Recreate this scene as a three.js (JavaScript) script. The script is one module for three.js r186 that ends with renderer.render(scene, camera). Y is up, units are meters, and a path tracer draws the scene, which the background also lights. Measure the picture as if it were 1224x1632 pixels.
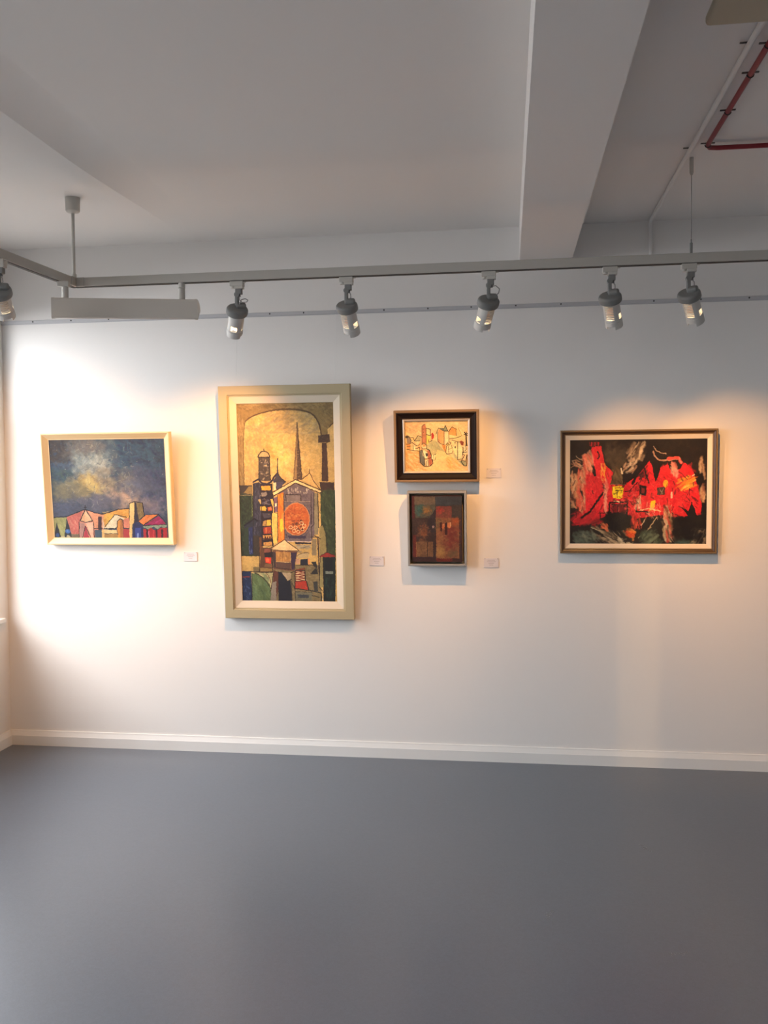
import * as THREE from 'three';
import { RectAreaLightUniformsLib } from 'three/addons/lights/RectAreaLightUniformsLib.js';
import { RoundedBoxGeometry } from 'three/addons/geometries/RoundedBoxGeometry.js';
import { mergeGeometries } from 'three/addons/utils/BufferGeometryUtils.js';

// ------------------------------------------------------------------ camera, daylight, exposure
const scene = new THREE.Scene();
const WIDTH = 1224, HEIGHT = 1632, FOCAL = 1411;
const EYE = new THREE.Vector3(0, 1.55, 4.834);
const camera = new THREE.PerspectiveCamera(2 * Math.atan(HEIGHT / 2 / FOCAL) * 180 / Math.PI, WIDTH / HEIGHT, 0.05, 100);
const camX = new THREE.Vector3(0.9906121, -0.00728801, -0.13650846);
const camY = new THREE.Vector3(0.00213118, 0.99927984, -0.03788474);
const camZ = new THREE.Vector3(0.13668626, 0.03723816, 0.98991423);
camera.quaternion.setFromRotationMatrix(new THREE.Matrix4().makeBasis(camX, camY, camZ));
camera.position.copy(EYE);
scene.add(camera);
const SKY = new THREE.Color(0.955, 0.975, 1.0);
scene.background = SKY.clone().multiplyScalar(5.0);

const renderer = new THREE.WebGLRenderer({ antialias: true });
renderer.toneMapping = THREE.LinearToneMapping;
renderer.toneMappingExposure = 0.92;
renderer.shadowMap.enabled = true;
RectAreaLightUniformsLib.init();

// daylight of three left-wall windows, the third added as fill (z from, z to)
const LEFT = -2.903, RIGHT = 4.3, BACK = 8.2, CEIL = 2.89, WALL = 0.14;
const SILL = 0.76, HEAD = 2.52;
const OPENINGS = [[0.09, 1.75], [2.55, 4.2], [5.0, 6.65]];
const DAYLIGHT = 12.0;                                                        // overcast sky, high over the street
for (const [z0, z1] of OPENINGS) {
  const mid = (z0 + z1) / 2, sky = new THREE.RectAreaLight(SKY, DAYLIGHT, 2.3, 2.2);
  sky.position.set(LEFT - WALL - 1.1, 2.75, mid);
  sky.lookAt(LEFT + 1.0, 0.9, mid);
  scene.add(sky);
}
const HALOGEN = new THREE.Color(1.0, 0.48, 0.15);

// ------------------------------------------------------------------ helpers
let seed = 7;
function rnd() { seed = (seed * 1664525 + 1013904223) >>> 0; return seed / 4294967296; }
function range(a, b) { return a + (b - a) * rnd(); }
const used = new Map();
function numbered(name) {
  const n = used.get(name) || 0; used.set(name, n + 1);
  return n ? `${name}_${String(n).padStart(3, '0')}` : name;
}
// a direction from a pixel of the photograph, met with the plane where that coordinate has that value
function at(px, py, axis, value) {
  const d = camX.clone().multiplyScalar(px - WIDTH / 2).addScaledVector(camY, -(py - HEIGHT / 2)).addScaledVector(camZ, -FOCAL);
  return EYE.clone().addScaledVector(d, (value - EYE[axis]) / d[axis]);
}
function shade(o) { o.castShadow = true; o.receiveShadow = true; return o; }
function part(name, geometry, material, parent) {
  const m = shade(new THREE.Mesh(Array.isArray(geometry) ? join(geometry) : geometry, material));
  m.name = name; parent.add(m); return m;
}
function join(list) { return mergeGeometries(list.map((g) => { const n = g.index ? g.toNonIndexed() : g; for (const k of Object.keys(n.attributes)) if (!['position', 'normal', 'uv'].includes(k)) n.deleteAttribute(k); return n; })); }
function thing(name, label, category, position = [0, 0, 0], group) {
  const o = new THREE.Group(); o.name = numbered(name); o.position.set(...position);
  o.userData = { label, category }; if (group) o.userData.group = group;
  scene.add(o); return o;
}
function structure(name, geometry, material, label, category) {
  const m = part(name, geometry, material, scene);
  m.userData = { kind: 'structure', label, category }; return m;
}
function box(x0, x1, y0, y1, z0, z1) {
  const g = new THREE.BoxGeometry(x1 - x0, y1 - y0, z1 - z0); g.translate((x0 + x1) / 2, (y0 + y1) / 2, (z0 + z1) / 2);
  return metres(g);
}
// uv in metres, laid along the face's own axes
function metres(g) {
  const p = g.attributes.position, n = g.attributes.normal, uv = g.attributes.uv;
  for (let i = 0; i < p.count; i++) {
    const ax = Math.abs(n.getX(i)), ay = Math.abs(n.getY(i)), az = Math.abs(n.getZ(i));
    if (ay >= ax && ay >= az) uv.setXY(i, p.getX(i), p.getZ(i));
    else if (ax >= az) uv.setXY(i, p.getZ(i), p.getY(i));
    else uv.setXY(i, p.getX(i), p.getY(i));
  }
  return g;
}
function rounded(w, h, d, r, x = 0, y = 0, z = 0) { const g = new RoundedBoxGeometry(w, h, d, 3, r); g.translate(x, y, z); return g; }
function rod(a, b, r, seg = 16) {
  const A = new THREE.Vector3(...a), B = new THREE.Vector3(...b), d = B.clone().sub(A);
  const g = new THREE.CylinderGeometry(r, r, d.length(), seg);
  g.applyQuaternion(new THREE.Quaternion().setFromUnitVectors(new THREE.Vector3(0, 1, 0), d.clone().normalize()));
  g.translate(...A.add(B).multiplyScalar(0.5).toArray()); return g;
}
function tube(points, r, seg = 60, radial = 10) { return new THREE.TubeGeometry(new THREE.CatmullRomCurve3(points.map((p) => new THREE.Vector3(...p)), false, 'catmullrom', 0.1), seg, r, radial); }
// a profile (pairs along two axes) run straight along the third
function run(profile, from, to, place) {
  const pos = [], n = profile.length;
  const P = (k, t) => place(profile[k % n][0], profile[k % n][1], t);
  for (let k = 0; k < n; k++) { const a = P(k, from), b = P(k + 1, from), c = P(k + 1, to), d = P(k, to); pos.push(...a, ...b, ...c, ...a, ...c, ...d); }
  for (let k = 1; k < n - 1; k++) { pos.push(...P(0, from), ...P(k + 1, from), ...P(k, from)); pos.push(...P(0, to), ...P(k, to), ...P(k + 1, to)); }
  return flat(pos);
}
function flat(pos) {
  const g = new THREE.BufferGeometry();
  g.setAttribute('position', new THREE.Float32BufferAttribute(pos, 3));
  g.setAttribute('uv', new THREE.Float32BufferAttribute(new Float32Array(pos.length / 3 * 2), 2));
  g.computeVertexNormals(); return metres(g);
}
// a closed moulding round a rectangle of w x h that stands on y = 0: profile of [inset, height], outer to inner
function moulding(w, h, profile) {
  const pos = [];
  const ring = (d, z) => [[-w / 2 + d, d, z], [w / 2 - d, d, z], [w / 2 - d, h - d, z], [-w / 2 + d, h - d, z]];
  for (let k = 0; k + 1 < profile.length; k++) {
    const A = ring(...profile[k]), B = ring(...profile[k + 1]);
    for (let s = 0; s < 4; s++) { const t = (s + 1) % 4; pos.push(...A[s], ...A[t], ...B[t], ...A[s], ...B[t], ...B[s]); }
  }
  return flat(pos);
}
// value noise that tiles
function tiled(size, cells, seedValue) {
  const keep = seed; seed = seedValue; const g = new Float32Array(cells * cells).map(() => rnd()); seed = keep;
  const out = new Float32Array(size * size), s = (t) => t * t * (3 - 2 * t);
  for (let y = 0; y < size; y++) for (let x = 0; x < size; x++) {
    const fx = x / size * cells, fy = y / size * cells, ix = Math.floor(fx), iy = Math.floor(fy), u = s(fx - ix), v = s(fy - iy);
    const G = (a, b) => g[(b % cells) * cells + (a % cells)];
    out[y * size + x] = (G(ix, iy) * (1 - u) + G(ix + 1, iy) * u) * (1 - v) + (G(ix, iy + 1) * (1 - u) + G(ix + 1, iy + 1) * u) * v;
  }
  return out;
}
function dataMap(size, value, repeat, color) {
  const d = new Uint8Array(size * size * 4);
  for (let i = 0; i < size * size; i++) { const c = value(i, i % size, Math.floor(i / size)); d[4 * i] = c[0]; d[4 * i + 1] = c[1]; d[4 * i + 2] = c[2]; d[4 * i + 3] = 255; }
  const t = new THREE.DataTexture(d, size, size); t.wrapS = t.wrapT = THREE.RepeatWrapping; t.magFilter = THREE.LinearFilter; t.minFilter = THREE.LinearMipmapLinearFilter; t.generateMipmaps = true;
  t.repeat.set(repeat, repeat); if (color) t.colorSpace = THREE.SRGBColorSpace; t.needsUpdate = true; return t;
}

// ------------------------------------------------------------------ materials
const fine = tiled(512, 128, 11), mid = tiled(512, 40, 12), coarse = tiled(512, 9, 13), wide = tiled(512, 4, 14);
const plasterBump = dataMap(512, (i) => { const v = 255 * (0.45 * mid[i] + 0.3 * fine[i] + 0.25 * coarse[i]); return [v, v, v]; }, 1 / 1.3);
const M = {};
function paint(r, g, b, roughness, extra = {}) { const m = new THREE.MeshStandardMaterial({ roughness, metalness: 0, ...extra }); m.color.setRGB(r, g, b); return m; }
M.wall = paint(0.80, 0.78, 0.76, 0.85, { bumpMap: plasterBump, bumpScale: 0.0003 });
M.trim = paint(0.80, 0.79, 0.77, 0.4);
const grit = dataMap(512, (i) => { const v = 0.96 + 0.06 * rnd() + 0.03 * (fine[i] - 0.5); return [98 * v, 104 * v, 114 * v]; }, 1 / 1.1, true);
M.floor = new THREE.MeshPhysicalMaterial({ roughness: 0.31, metalness: 0, ior: 1.52, map: grit });   // roller-coated paint
M.rail = paint(0.50, 0.50, 0.52, 0.45);
M.screw = paint(0.08, 0.08, 0.08, 0.5);
M.track = paint(0.46, 0.44, 0.40, 0.45);
M.slot = paint(0.05, 0.045, 0.04, 0.7);
M.adaptor = paint(0.50, 0.48, 0.44, 0.45);
M.yoke = paint(0.19, 0.19, 0.185, 0.5);
M.barrel = paint(0.58, 0.56, 0.53, 0.4);
M.cord = paint(0.30, 0.28, 0.27, 0.5);
M.reflector = paint(0.55, 0.30, 0.16, 0.3, { emissive: new THREE.Color(1.0, 0.42, 0.14), emissiveIntensity: 0.22 });  // dichroic glass, lit through by its bulb
M.lamp = new THREE.MeshStandardMaterial({ color: 0x111111, emissive: new THREE.Color(1.0, 0.78, 0.48), emissiveIntensity: 13, roughness: 0.4 });
M.filament = new THREE.MeshStandardMaterial({ color: 0x111111, emissive: new THREE.Color(1.0, 0.5, 0.2), emissiveIntensity: 3, roughness: 0.4 });
M.washer = paint(0.55, 0.51, 0.46, 0.4);
M.redPipe = paint(0.25, 0.016, 0.025, 0.45);
M.clip = paint(0.035, 0.03, 0.03, 0.5);
M.panel = paint(0.40, 0.36, 0.27, 0.5);
M.glass = new THREE.MeshPhysicalMaterial({ color: 0xffffff, roughness: 0.02, transmission: 1, thickness: 0, ior: 1.5 });
M.card = paint(0.70, 0.69, 0.72, 0.7);

// ------------------------------------------------------------------ the room
structure('floor', box(LEFT - 0.02, RIGHT, -0.12, 0, -0.02, BACK), M.floor, 'grey painted concrete floor', 'floor');
{
  // three pale rubbed scuffs in the paint
  const mat = paint(0.34, 0.35, 0.37, 0.5, { transparent: true });
  const c = document.createElement('canvas'); c.width = c.height = 128; const g = c.getContext('2d'); g.fillStyle = '#000'; g.fillRect(0, 0, 128, 128); seed = 61;
  for (let k = 0; k < 90; k++) { const u = rnd(), x = 30 + 60 * u + range(-8, 8), y = 95 - 70 * Math.sqrt(u) + range(-9, 9); g.strokeStyle = `rgba(255,255,255,${range(0.04, 0.22)})`; g.lineWidth = range(1, 4); g.beginPath(); g.moveTo(x, y); g.lineTo(x + range(-12, 12), y + range(-14, 6)); g.stroke(); }
  mat.alphaMap = new THREE.CanvasTexture(c); mat.polygonOffset = true; mat.polygonOffsetFactor = -1;
  const floor = scene.getObjectByName('floor');
  for (const [px, py, w, turn] of [[880, 1460, 0.10, 0.4], [1082, 1518, 0.09, 2.6], [1032, 1352, 0.10, 1.2]]) { const p = at(px, py, 'y', 0), m = part('scuff', new THREE.PlaneGeometry(w, w).rotateX(-Math.PI / 2), mat, floor); m.position.set(p.x, 0.0006, p.z); m.rotation.y = turn; m.castShadow = false; }
}
structure('wall_back', box(LEFT - WALL, RIGHT + 0.2, -0.12, CEIL + 0.2, -0.2, 0), M.wall, 'white gallery wall behind the paintings', 'wall');
structure('wall_right', box(RIGHT, RIGHT + 0.2, -0.12, CEIL + 0.2, 0, BACK), M.wall, 'white side wall', 'wall');
{
  // end wall; doorway, ajar door, lobby and lamp added to cast a light band
  const D0 = 0.832, D1 = 1.73, top = 2.01, z1 = BACK + 0.2, z2 = BACK + 3.2, x0 = -0.4, x1 = 3.4;
  structure('wall_front', [box(LEFT - WALL, D0, -0.12, CEIL + 0.2, BACK, z1), box(D1, RIGHT + 0.2, -0.12, CEIL + 0.2, BACK, z1), box(D0, D1, top, CEIL + 0.2, BACK, z1)], M.wall, 'white end wall with an added doorway in it', 'wall');
  structure('added_wall_lobby', [box(x0 - 0.1, x0, -0.12, CEIL, z1, z2), box(x1, x1 + 0.1, -0.12, CEIL, z1, z2), box(x0 - 0.1, x1 + 0.1, -0.12, CEIL, z2, z2 + 0.1), box(x0 - 0.1, x1 + 0.1, CEIL, CEIL + 0.1, z1, z2 + 0.1), box(x0 - 0.1, x1 + 0.1, -0.12, 0, BACK, z2)], M.wall, 'white walls of the added lobby beyond the doorway', 'wall');
  const door = new THREE.Group(); door.name = 'door_1'; door.position.set(D1, 0, BACK + 0.06); door.rotation.y = 0.02; scene.add(door);  // unseen door added; its gap shapes the light band
  door.userData = { kind: 'structure', label: 'added white door standing ajar to let a strip of light through', category: 'door' };
  part('leaf', rounded(D1 - D0 - 0.048, top - 0.01, 0.04, 0.004, -(D1 - D0 - 0.048) / 2, top / 2, 0), M.trim, door);
  part('handle', [rod([-0.80, 1.02, -0.06], [-0.68, 1.02, -0.06], 0.009), rod([-0.80, 1.02, -0.06], [-0.80, 1.02, -0.01], 0.010)], M.rail, door);
  const lamp = thing('added_lobby_lamp', 'added round pendant lamp behind the door for the light band', 'lamp', [0.9, 2.15, BACK + 2.3]);
  part('globe', new THREE.SphereGeometry(0.05, 24, 16), new THREE.MeshStandardMaterial({ color: 0x222222, emissive: new THREE.Color(1.0, 0.75, 0.45), emissiveIntensity: 4 }), lamp);
  part('cord', rod([0, 0.05, 0], [0, CEIL - 2.15, 0], 0.004, 8), M.trim, lamp);
  const light = new THREE.PointLight(new THREE.Color(1.0, 0.62, 0.28), 30, 0, 2); light.castShadow = true; light.shadow.radius = 0.4; lamp.add(light);  // added source for the light band on the gallery wall
}
{
  const g = []; let z = 0;
  for (const [z0, z1] of OPENINGS) { g.push(box(LEFT - WALL, LEFT, -0.12, CEIL + 0.2, z, z0)); g.push(box(LEFT - WALL, LEFT, -0.12, SILL - 0.03, z0, z1)); g.push(box(LEFT - WALL, LEFT, HEAD, CEIL + 0.2, z0, z1)); z = z1; }
  g.push(box(LEFT - WALL, LEFT, -0.12, CEIL + 0.2, z, BACK));
  structure('wall_left', g, M.wall, 'white window wall at the left corner', 'wall');
}
{
  structure('ceiling', box(LEFT - WALL, RIGHT + 0.2, CEIL, CEIL + 0.2, -0.2, BACK), M.wall, 'white plaster ceiling', 'ceiling');
  // a shallow lower strip along the windows, its coved edge fading out towards the back wall
  const X0 = LEFT - 0.005, X1 = -1.745, X2 = -1.52, zs = [], pos = [], index = [], uv = [];
  const drop = (z) => 0.046 * THREE.MathUtils.smoothstep(z, 0.1, 1.5);
  for (let k = 0; k <= 24; k++) zs.push(k < 20 ? k * 0.1 : 2 + (k - 20) * (BACK - 2) / 4);
  const cols = [[X0, 1], [X1, 1]]; for (let k = 0; k <= 10; k++) { const u = k / 10; cols.push([X1 + (X2 - X1) * u, (1 - u) ** 2.2]); }
  for (const z of zs) for (const [x, d] of cols) { pos.push(x, CEIL + 0.001 - (drop(z) + 0.0012) * d, z); uv.push(x, z); }
  for (let r = 0; r + 1 < zs.length; r++) for (let c = 0; c + 1 < cols.length; c++) { if (c === 1) continue; const i = r * cols.length + c, j = i + cols.length; index.push(i, i + 1, j + 1, i, j + 1, j); }
  const g = new THREE.BufferGeometry(); g.setAttribute('position', new THREE.Float32BufferAttribute(pos, 3)); g.setAttribute('uv', new THREE.Float32BufferAttribute(uv, 2)); g.setIndex(index); g.computeVertexNormals();
  structure('ceiling_strip', g, M.wall, 'shallow lower strip of ceiling along the windows', 'ceiling');
}
structure('ceiling_beam', box(0.072, 0.343, 2.688, CEIL + 0.01, -0.01, BACK), M.wall, 'white boxed ceiling beam running out from the gallery wall', 'beam');
{
  // skirting boards: flat face, sloping top
  const profile = [[0, 0], [0.016, 0], [0.016, 0.056], [0.0145, 0.059], [0.008, 0.078], [0.006, 0.087], [0, 0.087]];
  structure('baseboard_back', run(profile, LEFT, RIGHT, (d, y, t) => [t, y, d]), M.trim, 'white skirting board along the gallery wall', 'skirting');
  structure('baseboard_left', run(profile, 0.016, BACK, (d, y, t) => [LEFT + d, y, t]), M.trim, 'white skirting board under the windows', 'skirting');
  structure('baseboard_right', run(profile, 0.016, BACK, (d, y, t) => [RIGHT - d, y, t]), M.trim, 'white skirting board along the side wall', 'skirting');
}
OPENINGS.forEach(([z0, z1], k) => {
  const w = new THREE.Group(); w.name = `window_${k + 1}`; scene.add(w);
  w.userData = { kind: 'structure', label: ['white framed window beside the back corner', 'white framed middle window of the three', 'white framed window farthest from the back corner, added for fill light'][k], category: 'window' };  // third window is unseen, added to raise the fill at the right
  const xo = LEFT - WALL, f = 0.05;
  part('window_frame', [box(xo + 0.02, xo + 0.08, SILL, SILL + f, z0, z1), box(xo + 0.02, xo + 0.08, HEAD - f, HEAD, z0, z1), box(xo + 0.02, xo + 0.08, SILL, HEAD, z0, z0 + f), box(xo + 0.02, xo + 0.08, SILL, HEAD, z1 - f, z1)], M.trim, w);
  part('mullion', box(xo + 0.025, xo + 0.075, SILL, HEAD, (z0 + z1) / 2 - 0.02, (z0 + z1) / 2 + 0.02), M.trim, w);
  part('transom', box(xo + 0.025, xo + 0.075, 1.88, 1.92, z0, z1), M.trim, w);
  for (const [a, b] of [[z0 + 0.03, (z0 + z1) / 2 - 0.005], [(z0 + z1) / 2 + 0.005, z1 - 0.03]]) for (const [c, d] of [[SILL + 0.03, 1.895], [1.905, HEAD - 0.03]]) part('pane', box(xo + 0.046, xo + 0.050, c, d, a, b), M.glass, w);
  part('window_sill', rounded(WALL - 0.04, 0.03, z1 - z0 + 0.06, 0.008, LEFT - WALL / 2 + 0.045, SILL - 0.015, (z0 + z1) / 2), M.trim, w);
});
structure('added_pavement', box(LEFT - WALL - 14, LEFT - WALL, -0.8, -0.35, -8, 14), paint(0.17, 0.17, 0.165, 0.9), 'added grey ground outside the windows to cut upward light', 'added_pavement');  // unseen ground added to cut light coming up through the windows
{
  // picture rail with its screws
  const rail = new THREE.Group(); rail.name = 'picture_rail'; scene.add(rail);
  rail.userData = { label: 'thin grey metal picture hanging rail along the gallery wall', category: 'rail' };
  const p = [[0, -0.011], [0.004, -0.011], [0.004, -0.006], [0.010, -0.008], [0.012, -0.006], [0.012, 0.009], [0.010, 0.011], [0, 0.011]];
  part('rail_profile', run(p, LEFT + 0.001, RIGHT - 0.001, (d, y, t) => [t, 2.469 + y, d]), M.rail, rail);
  const screw = new THREE.CylinderGeometry(0.0045, 0.0045, 0.003, 10).rotateX(Math.PI / 2);
  for (const px of [52, 113, 173, 364, 430, 484, 612, 682, 751, 822, 894, 1042, 1117, 1194]) { const s = part('screw', screw, M.screw, rail); s.position.set(at(px, 500, 'z', 0.012).x, 2.471, 0.013); }
}

// ------------------------------------------------------------------ lighting track
const TY = 2.470, TZ = 0.92, TH = 0.040, TD = 0.034;                         // centre of the rails
const CORNER = new THREE.Vector3(-1.985, TY, TZ), SIDE = new THREE.Vector3(-0.045, 0, 0.55).normalize();
{
  const t = thing('lighting_track', 'beige suspended lighting track with an angled corner', 'light track', [CORNER.x, TY, TZ]);
  const rail = (len) => join([rounded(len, TH, TD, 0.003, len / 2, 0, 0)]);
  const slots = (len) => join([new THREE.BoxGeometry(len - 0.02, 0.004, 0.020).translate(len / 2, -TH / 2 - 0.0005, 0)]);
  const a = part('rail', rail(4.6), M.track, t); part('slot', slots(4.6), M.slot, a);
  const b = part('rail', rail(2.6), M.track, t); part('slot', slots(2.6), M.slot, b);
  b.rotation.y = Math.atan2(-SIDE.z, SIDE.x);
  part('corner_joint', [rounded(0.075, TH + 0.002, TD + 0.003, 0.003, 0.02, 0, 0), rounded(TD + 0.003, TH + 0.002, 0.07, 0.003, 0, 0, 0.02)], M.track, t);
  const topZ = CEIL - 0.018;
  part('suspension_rod', rod([0, 0, 0], [0, topZ - TY - 0.02, 0], 0.0075), M.adaptor, t);
  part('rod_socket', rod([0, 0.018, 0], [0, 0.04, 0], 0.012), M.track, t);
  const cup = new THREE.LatheGeometry([[0, -0.085], [0.009, -0.085], [0.010, -0.080], [0.028, -0.078], [0.032, -0.072], [0.034, -0.004], [0.031, 0], [0, 0]].map(([r, y]) => new THREE.Vector2(r, y)), 32);
  const c = part('ceiling_cup', cup, M.adaptor, t); c.position.y = topZ - TY + 0.001;
  const cx = 0.775 - CORNER.x;
  part('suspension_cable', rod([cx, TH / 2, 0], [cx, CEIL - TY, 0], 0.0016, 8), M.cord, t);
  part('cable_gripper', [rod([cx, TH / 2, 0], [cx, TH / 2 + 0.045, 0], 0.006), rod([cx, TH / 2 + 0.045, 0], [cx, TH / 2 + 0.06, 0], 0.003)], M.yoke, t);
  part('cable_ceiling_anchor', [rod([cx, CEIL - TY - 0.065, 0], [cx, CEIL - TY, 0], 0.0085), rod([cx, CEIL - TY - 0.072, 0], [cx, CEIL - TY - 0.065, 0], 0.006)], M.adaptor, t);
}

// ------------------------------------------------------------------ track spotlights
// a bent plate: radius, wall, axial from/to (y), angle from/to
function shell(r, w, y0, y1, a0, a1, n = 12) {
  const pos = [], P = (rad, y, a) => [rad * Math.cos(a), y, rad * Math.sin(a)];
  const q = (a, b, c, d) => pos.push(...a, ...b, ...c, ...a, ...c, ...d);
  for (let k = 0; k < n; k++) {
    const a = a0 + (a1 - a0) * k / n, b = a0 + (a1 - a0) * (k + 1) / n, i = r - w;
    q(P(r, y0, a), P(r, y1, a), P(r, y1, b), P(r, y0, b)); q(P(i, y0, b), P(i, y1, b), P(i, y1, a), P(i, y0, a));
    q(P(r, y1, a), P(i, y1, a), P(i, y1, b), P(r, y1, b)); q(P(r, y0, b), P(i, y0, b), P(i, y0, a), P(r, y0, a));
  }
  for (const [a, s] of [[a0, 1], [a1, -1]]) { const c = [P(r, y0, a), P(r - w, y0, a), P(r - w, y1, a), P(r, y1, a)]; q(...(s > 0 ? c : c.reverse())); }
  return flat(pos);
}
// barrel along +y (front); its cut side windows look along +x and -x
const BR = 0.036, TAU = 2 * Math.PI;
const barrelShape = (() => {
  const g = [shell(BR, 0.003, -0.060, -0.036, 0, TAU, 40), shell(BR, 0.003, 0.050, 0.060, 0, TAU, 40)];
  // two grilles of slots (along x) and two larger side windows (along z), solid between
  for (const s of [0, Math.PI]) for (let k = 0; k < 11; k++) g.push(shell(BR, 0.003, -0.0365 + k * 0.0082, -0.0365 + k * 0.0082 + 0.0043, s - 0.52, s + 0.52, 8));
  for (const s of [Math.PI / 2, -Math.PI / 2]) {
    g.push(shell(BR, 0.003, -0.036, 0.024, s - 0.42, s + 0.42, 8));
    for (const q of [-1, 1]) g.push(shell(BR, 0.003, -0.036, 0.051, s + q * 0.735 - 0.316, s + q * 0.735 + 0.316, 6));
  }
  g.push(new THREE.CylinderGeometry(BR - 0.001, BR - 0.003, 0.003, 32).translate(0, -0.060, 0));
  return join(g);
})();
const shroudShape = join([shell(BR + 0.0015, 0.0035, 0.058, 0.078, 0, TAU, 40), shell(BR + 0.0015, 0.0035, 0.076, 0.094, Math.PI / 2 - 1.1, Math.PI / 2 + 1.1, 20), shell(BR + 0.0015, 0.0035, 0.076, 0.090, -Math.PI / 2 - 1.0, -Math.PI / 2 + 1.0, 20)]);
const reflectorShape = new THREE.LatheGeometry([[0.008, 0.0], [0.014, 0.006], [0.021, 0.016], [0.0255, 0.030], [0.027, 0.032], [0.0255, 0.0325], [0.020, 0.017], [0.013, 0.007], [0.007, 0.001]].map(([r, y]) => new THREE.Vector2(r, y)), 28);
const lampShape = new THREE.CylinderGeometry(0.0235, 0.0235, 0.002, 28);
const darkCoreShape = new THREE.CylinderGeometry(0.020, 0.024, 0.046, 24).translate(0, -0.034, 0);  // holder added; its dark colour stands for shade in the grille slots
const bulbShape = new THREE.CapsuleGeometry(0.006, 0.012, 4, 10);
const capShape = (() => {
  const s = new THREE.Shape(); s.absellipse(0, 0, 0.038, 0.030, 0, TAU);
  const g = new THREE.ExtrudeGeometry(s, { depth: 0.014, bevelEnabled: true, bevelSize: 0.011, bevelThickness: 0.012, bevelSegments: 6, curveSegments: 28 });
  g.rotateX(Math.PI / 2); g.translate(0, -0.036, 0);
  return join([g, rounded(0.046, 0.034, 0.030, 0.010, 0.016, -0.062, 0.010)]);
})();
const adaptorShape = join([rounded(0.062, 0.022, 0.033, 0.003, 0, -0.012, 0), rounded(0.040, 0.014, 0.028, 0.003, 0.010, -0.028, 0), new THREE.CylinderGeometry(0.010, 0.009, 0.012, 16).translate(-0.019, -0.026, 0.002)]);
const leverShape = rounded(0.014, 0.004, 0.010, 0.0015, 0.036, -0.006, 0.008);
const stemShape = join([rounded(0.030, 0.026, 0.024, 0.004, 0.008, -0.046, 0), rounded(0.016, 0.062, 0.020, 0.004, -0.001, -0.080, 0), new THREE.CylinderGeometry(0.012, 0.012, 0.022, 18).rotateX(Math.PI / 2).translate(0, -0.060, 0)]);
const grommetShape = new THREE.CylinderGeometry(0.005, 0.006, 0.012, 12).translate(0.012, -0.064, 0.006);
const PIVOT = 0.112;                                                          // from the rail down to the head's joint
function spotlight(position, aim, power, half, label, loop, turnBarrel = 0) {
  const t = thing('track_spotlight', label, 'spotlight', position, 'spotlights on the lighting track');
  const a = part('adaptor', adaptorShape, M.adaptor, t); part('lever', leverShape, M.track, a);
  const st = part('stem', stemShape, M.yoke, t); part('grommet', grommetShape, M.screw, st);
  const head = new THREE.Group(); head.name = 'head'; t.add(head);
  const pivot = new THREE.Vector3(0, -PIVOT, 0);
  const dir = new THREE.Vector3(...aim).sub(new THREE.Vector3(...position)).sub(pivot).normalize();
  const side = new THREE.Vector3().crossVectors(dir, new THREE.Vector3(0, 1, 0)).normalize();
  head.quaternion.setFromRotationMatrix(new THREE.Matrix4().makeBasis(side, dir, new THREE.Vector3().crossVectors(side, dir)));
  head.position.copy(pivot).addScaledVector(dir, 0.055).add(new THREE.Vector3(0, -0.012, 0));
  const cap = part('cap', capShape, M.yoke, head);
  const b = part('barrel', barrelShape, M.barrel, head); b.rotation.y = turnBarrel;
  const sh = part('shroud', shroudShape, M.barrel, head); sh.rotation.y = turnBarrel;
  const r = part('reflector', reflectorShape, M.reflector, head); r.position.y = 0.0;
  part('added_dark_core', darkCoreShape, M.screw, head);
  const l = part('lamp', lampShape, M.lamp, head); l.position.y = 0.030;
  const u = part('bulb', bulbShape, M.filament, head); u.position.y = 0.012;
  part('power_cord', tube(loop, 0.0022, 48, 8), M.cord, t);
  const beam = new THREE.SpotLight(HALOGEN, power, 0, half, 1, 2);
  beam.castShadow = true; beam.position.set(0, 0.036, 0); beam.target.position.set(0, 1.0, 0); beam.shadow.radius = 0.5;
  head.add(beam, beam.target);
  return t;
}
const loopBig = [[0.012, -0.066, 0.006], [0.014, -0.085, 0.012], [0.028, -0.098, 0.016], [0.046, -0.096, 0.010], [0.050, -0.086, 0.002], [0.036, -0.078, -0.004], [0.020, -0.084, 0.004], [0.014, -0.100, 0.008], [0.012, -0.118, 0.008]];
const loopRing = [[0.012, -0.066, 0.006], [0.030, -0.064, 0.010], [0.046, -0.078, 0.010], [0.042, -0.096, 0.006], [0.028, -0.104, 0.002], [0.018, -0.112, 0.0]];
const loopSmall = [[0.012, -0.066, 0.006], [0.020, -0.078, 0.008], [0.021, -0.092, 0.006], [0.012, -0.100, 0.002], [0.004, -0.112, 0.0]];
const UNDER = TY - TH / 2 - 0.002;
const sideAt = (d) => [CORNER.x + SIDE.x * d, UNDER, CORNER.z + SIDE.z * d];
spotlight(sideAt(0.55), [-2.52, 1.40, 0.05], 5.0, 0.62, 'grey track spotlight on the short side rail by the windows', loopSmall, 1.2);
spotlight([-1.204, UNDER, TZ], [-1.62, 1.46, 0.05], 8.0, 0.70, 'grey track spotlight above the tall cathedral painting', loopBig, 0.35);
spotlight([-0.702, UNDER, TZ], [-0.64, 1.44, 0.05], 2.4, 0.55, 'grey track spotlight above the gap between the tall painting and the small ones', loopSmall, 2.1);
spotlight([-0.073, UNDER, TZ], [-0.36, 1.47, 0.05], 5.4, 0.58, 'grey track spotlight turned towards the two small stacked paintings', loopRing, 1.15);
spotlight([0.441, UNDER, TZ], [0.72, 1.32, 0.05], 4.4, 0.58, 'grey track spotlight above the red painting, left of the thin suspension cable', loopSmall, 1.75);
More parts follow.
